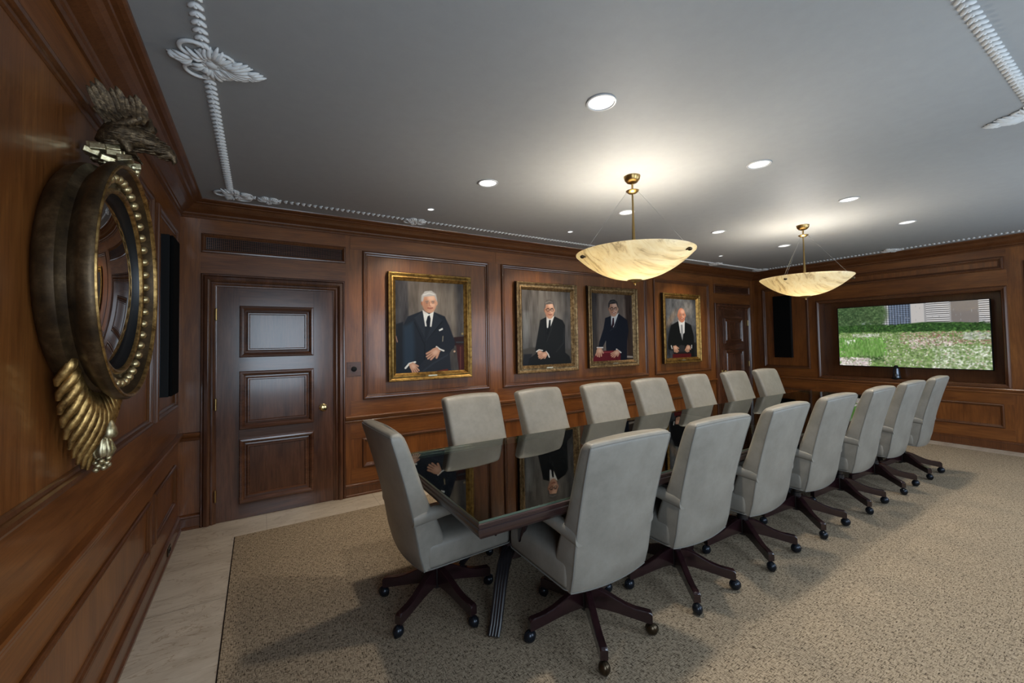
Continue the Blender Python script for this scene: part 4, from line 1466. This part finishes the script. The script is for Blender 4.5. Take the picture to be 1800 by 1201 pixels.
# eagle: one continuous body from tail to beak
e = MB()
spine = [(.05, 0, .53, .010, .02), (.07, 0, .55, .036, .036), (.095, 0, .572, .056, .052), (.13, 0, .582, .064, .056), (.165, 0, .578, .056, .047), (.195, 0, .568, .043, .036),
         (.22, 0, .556, .034, .028), (.24, 0, .545, .030, .026), (.258, 0, .534, .025, .023), (.270, 0, .52, .016, .015), (.2745, 0, .506, .009, .009), (.270, 0, .494, .003, .003)]
rings = []
for i, (x, y, z, ry, rz) in enumerate(spine):
    a = spine[max(0, i - 1)]
    c = spine[min(len(spine) - 1, i + 1)]
    tv = Vector((c[0] - a[0], 0, c[2] - a[2])).normalized()
    nv = Vector((-tv.z, 0, tv.x))
    rg = []
    for j in range(20):
        an = 2 * PI * j / 20
        wob = 1 + .06 * math.sin(j * 3.3 + i * 2.1)
        rg.append(Vector((x, y, z)) + nv * (rz * wob * math.sin(an)) + Vector((0, ry * wob * math.cos(an), 0)))
    rings.append(rg)
e.loft(rings)
for i in range(90):                                           # overlapping body feathers
    k = rn.uniform(1.2, 7.8)
    i0 = int(k)
    f_ = k - i0
    p0, p1 = spine[i0], spine[i0 + 1]
    x, z, ry, rz = [p0[q] * (1 - f_) + p1[q] * f_ for q in (0, 2, 3, 4)]
    an = rn.uniform(0, 2 * PI)
    c = Vector((x, ry * math.cos(an) * .97, z + rz * math.sin(an) * .97))
    e.tube([c + Vector((.02, 0, 0)), c + Vector((0, .003 * math.cos(an), .003 * math.sin(an))), c + Vector((-.022, .004 * math.cos(an), .004 * math.sin(an)))], [.001, .006, .001], 5)
for s_ in (-1, 1):                                            # thighs and claws
    e.tube([(.12, s_ * .025, .56), (.135, s_ * .028, .53), (.14, s_ * .028, .505)], [.026, .02, .010], 10)
    for q in (-1, 0, 1):
        e.tube([(.14, s_ * .028, .505), (.158, s_ * .028 + q * .01, .503), (.168, s_ * .028 + q * .014, .49)], [.007, .007, .003], 6)
e.build('eagle_body', M['eagle'], t, smooth=True, angle=70)
for s_ in (-1, 1):
    g = MB()
    for i in range(10):                                       # flight feathers swept up and back to the wall
        u = i / 9
        b0 = Vector((.08 + .10 * u, s_ * (.035 + .015 * u), .605 + .012 * u))
        tip = Vector((.035 + .155 * u, s_ * (.12 - .02 * u), .715 - .012 * u - .02 * abs(u - .3)))
        tip = b0 + (tip - b0) * (1.0 + .12 * ((i * 7) % 3 - 1))
        m_ = (b0 + tip) / 2 + Vector((.012, s_ * .012, .004))
        rings = []
        for k, wd in ((0, .010), (.3, .015), (.6, .0155), (.85, .011), (1.0, .002)):
            c = b0 * (1 - k) * (1 - k) + m_ * 2 * k * (1 - k) + tip * k * k
            d = (tip - b0).normalized()
            side = d.cross(Vector((0, s_, .2))).normalized()
            nn = side.cross(d)
            rings.append([c + side * wd, c + nn * .005, c - side * wd, c - nn * .004])
        g.loft(rings)
    for i in range(26):                                       # short coverts over the wing root
        u = rn.random()
        b0 = Vector((.06 + .12 * u, s_ * rn.uniform(.035, .065), .605 + rn.uniform(0, .055)))
        g.tube([b0, b0 + Vector((-.012, s_ * .012, .014)), b0 + Vector((-.026, s_ * .02, .024))], [.007, .009, .002], 6)
    g.tube([(.10, s_ * .03, .605), (.15, s_ * .05, .62), (.19, s_ * .055, .645), (.185, s_ * .06, .69)], [.02, .022, .017, .006], 10)
    g.build('eagle_wing', M['eagle'], t, smooth=True, angle=50)
# carved leaf below the mirror
f = MB()
for i in range(-9, 10):
    a = i / 9
    th = math.radians(46) * a
    rt_ = .70 - .235 * abs(a) ** 1.25
    path = []
    for k in range(9):
        q = k / 8
        rr_ = .375 + (rt_ - .375) * q
        bend = th * (1 - .18 * q * q)
        path.append(Vector((.030 + .05 * math.sin(PI * min(1, q * 1.1)) * (1 - .35 * abs(a)), rr_ * math.sin(bend), -rr_ * math.cos(bend))))
    f.tube(path, [.014, .015, .0165, .0175, .0175, .0165, .015, .012, .006], 8)
    f.tube([q_ + Vector((.012, .0, 0)) for q_ in path[1:-1]], [.004, .006, .007, .007, .006, .005, .003], 6)
f.build('carved_leaf_drop', M['gilt'], t, smooth=True, angle=60)
g = MB()
g.lathe([(.0005, .075), (.012, .055), (.022, .03), (.026, .008), (.02, -.004), (.0005, -.006)], (.088, 0, -.585), 14)
g.lathe([(.014, 0), (.026, -.02), (.03, -.055), (.024, -.07), (.0005, -.07)], (.072, 0, -.585), 14)
for i in range(8):
    a = 2 * PI * i / 8
    g.tube([(.072 + .018 * math.cos(a), .018 * math.sin(a), -.59), (.072 + .031 * math.cos(a), .031 * math.sin(a), -.635), (.072 + .022 * math.cos(a), .022 * math.sin(a), -.658)], [.005, .008, .004], 6)
for i in range(13):
    a = 2.4 * i
    g.ball((.07 + .017 * math.cos(a), .017 * math.sin(a), -.665 - .0032 * i), .0105, 8, 6)
g.build('berry_finial', M['gilt_rock'], t, smooth=True, angle=60)

# ------------------------------------------------------------------ plaster ropes and rosettes on the ceiling
RX0, RX1, RY0_, RY1_ = -.2, 7.893, .385, 4.035


def rope(mb, a, b_):
    a, b_ = Vector(a), Vector(b_)
    d = b_ - a
    L_ = d.length
    d.normalize()
    s_ = Vector((-d.y, d.x, 0))
    ang = math.atan2(d.y, d.x)
    n = int(L_ / .046)
    for i in range(n):
        c = a + d * (i + .5) * L_ / n
        for q in (-1, 1):
            Mx = Matrix.Rotation(ang + q * .75, 3, 'Z')
            mb.ball(c + s_ * q * .011 + Vector((0, 0, -.004)), .023, 7, 5, (1, .34, .45), Mx)
        mb.ball(c + Vector((0, 0, -.008)), .009, 6, 4)


for k, (a, b_) in enumerate((((RX0, RY0_, H), (RX0, RY1_, H)), ((RX0, RY1_, H), (RX1, RY1_, H)), ((RX1, RY1_, H), (RX1, RY0_, H)), ((RX0, RY0_, H), (RX1, RY0_, H)))):
    w = MB()
    rope(w, a, b_)
    struct(w.build('trim_%d' % (k + 2), M['plaster'], smooth=True, angle=80))


def leaf(mb, x, y, ang, L_, W__, h=.014, n=5):
    for i in range(n):
        u = (i / (n - 1) - .5) * 2
        a = ang + u * W__
        l = L_ * (1 - .28 * abs(u))
        d = Vector((math.cos(a), math.sin(a), 0))
        s_ = Vector((-d.y, d.x, 0))
        pts = [Vector((x, y, -.004)) + d * (l * q) + s_ * (u * .012 * math.sin(PI * q)) + Vector((0, 0, -h * math.sin(PI * min(1, q * 1.05)))) for q in (0, .2, .4, .6, .8, 1)]
        mb.tube(pts, [.004, .0075, .009, .0085, .007, .003], 7)


def scroll(mb, x, y, r, a0, turn, th=.006):
    pts = []
    for i in range(18):
        q = i / 17
        a = a0 + turn * q
        rr_ = r * (1 - .55 * q)
        pts.append((x + rr_ * math.cos(a), y + rr_ * math.sin(a), -.006 - .004 * q))
    mb.tube(pts, th, 7)


def medallion(x, y, rz, label, full=True, sc=1.0):
    """local x points into the room, rope runs along local y"""
    t = thing('plaster_rosette', label, 'ceiling ornament', (x, y, H), rz, 'plaster rosettes on the ceiling')
    t.scale = (sc, sc, 1)
    m = MB()
    for s_ in (-1, 1):
        scroll(m, -.05, s_ * .062, .068, -s_ * .6, s_ * 5.2, .008)
        scroll(m, .035, s_ * .05, .045, -s_ * 1.2, s_ * 5.0, .0065)
        scroll(m, -.01, s_ * .05, .03, s_ * 2.2, s_ * 4.5, .005)
        leaf(m, .0, s_ * .03, s_ * 1.25, .09, .5)
        leaf(m, -.02, s_ * .02, PI - s_ * .7, .07, .3, n=3)
        leaf(m, .02, s_ * .02, s_ * .6, .08, .35, n=4)
    leaf(m, -.06, 0, PI, .085, .35, n=4)
    m.ball((-.12, .0, -.008), .016, 10, 6)
    m.build('scrollwork', M['plaster'], t, smooth=True, angle=80)
    c = MB()
    c.ball((0, 0, -.006), .024, 14, 8, (1, 1, .7))
    for i in range(7):
        a = 2 * PI * i / 7
        c.ball((.025 * math.cos(a), .025 * math.sin(a), -.006), .014, 8, 6, (1, 1, .7))
    c.build('flower_boss', M['plaster'], t, smooth=True, angle=80)
    if full:
        q = MB()
        leaf(q, .03, 0, 0, .14, .5, .02, 7)
        leaf(q, .07, .02, .5, .07, .35, .012, 4)
        leaf(q, .07, -.02, -.5, .07, .35, .012, 4)
        leaf(q, .11, 0, 0, .075, .4, .014, 5)
        q.build('acanthus_leaf', M['plaster'], t, smooth=True, angle=80)
    return t


medallion(RX0 + .02, 2.19, 0, 'large plaster rosette with pointed leaf above the eagle mirror', True, 1.12)
medallion(3.72, RY0_, PI / 2, 'plaster rosette with pointed leaf cut by the right edge of the picture', True, 1.12)
medallion(RX1, 2.19, PI, 'plaster rosette on the ceiling over the wall screen', True, 1.0)
medallion(RX0 + .04, RY1_ - .02, -PI / 4 - .3, 'plaster rosette in the ceiling corner above the near door', False, 1.15)
medallion(RX0 + .27, RY1_ - .005, -PI / 2, 'plaster leaf ornament right beside the rosette above the near door', False, .72)
medallion(1.354, RY1_, -PI / 2, 'small plaster rosette on the ceiling above the silver-haired portrait', False, .95)
medallion(6.5, RY1_, -PI / 2, 'small plaster rosette on the ceiling above the bald person portrait', False, .95)
medallion(RX1 - .04, RY1_ - .02, -PI * .75, 'plaster rosette in the far ceiling corner behind the farther pendant', False, 1.1)
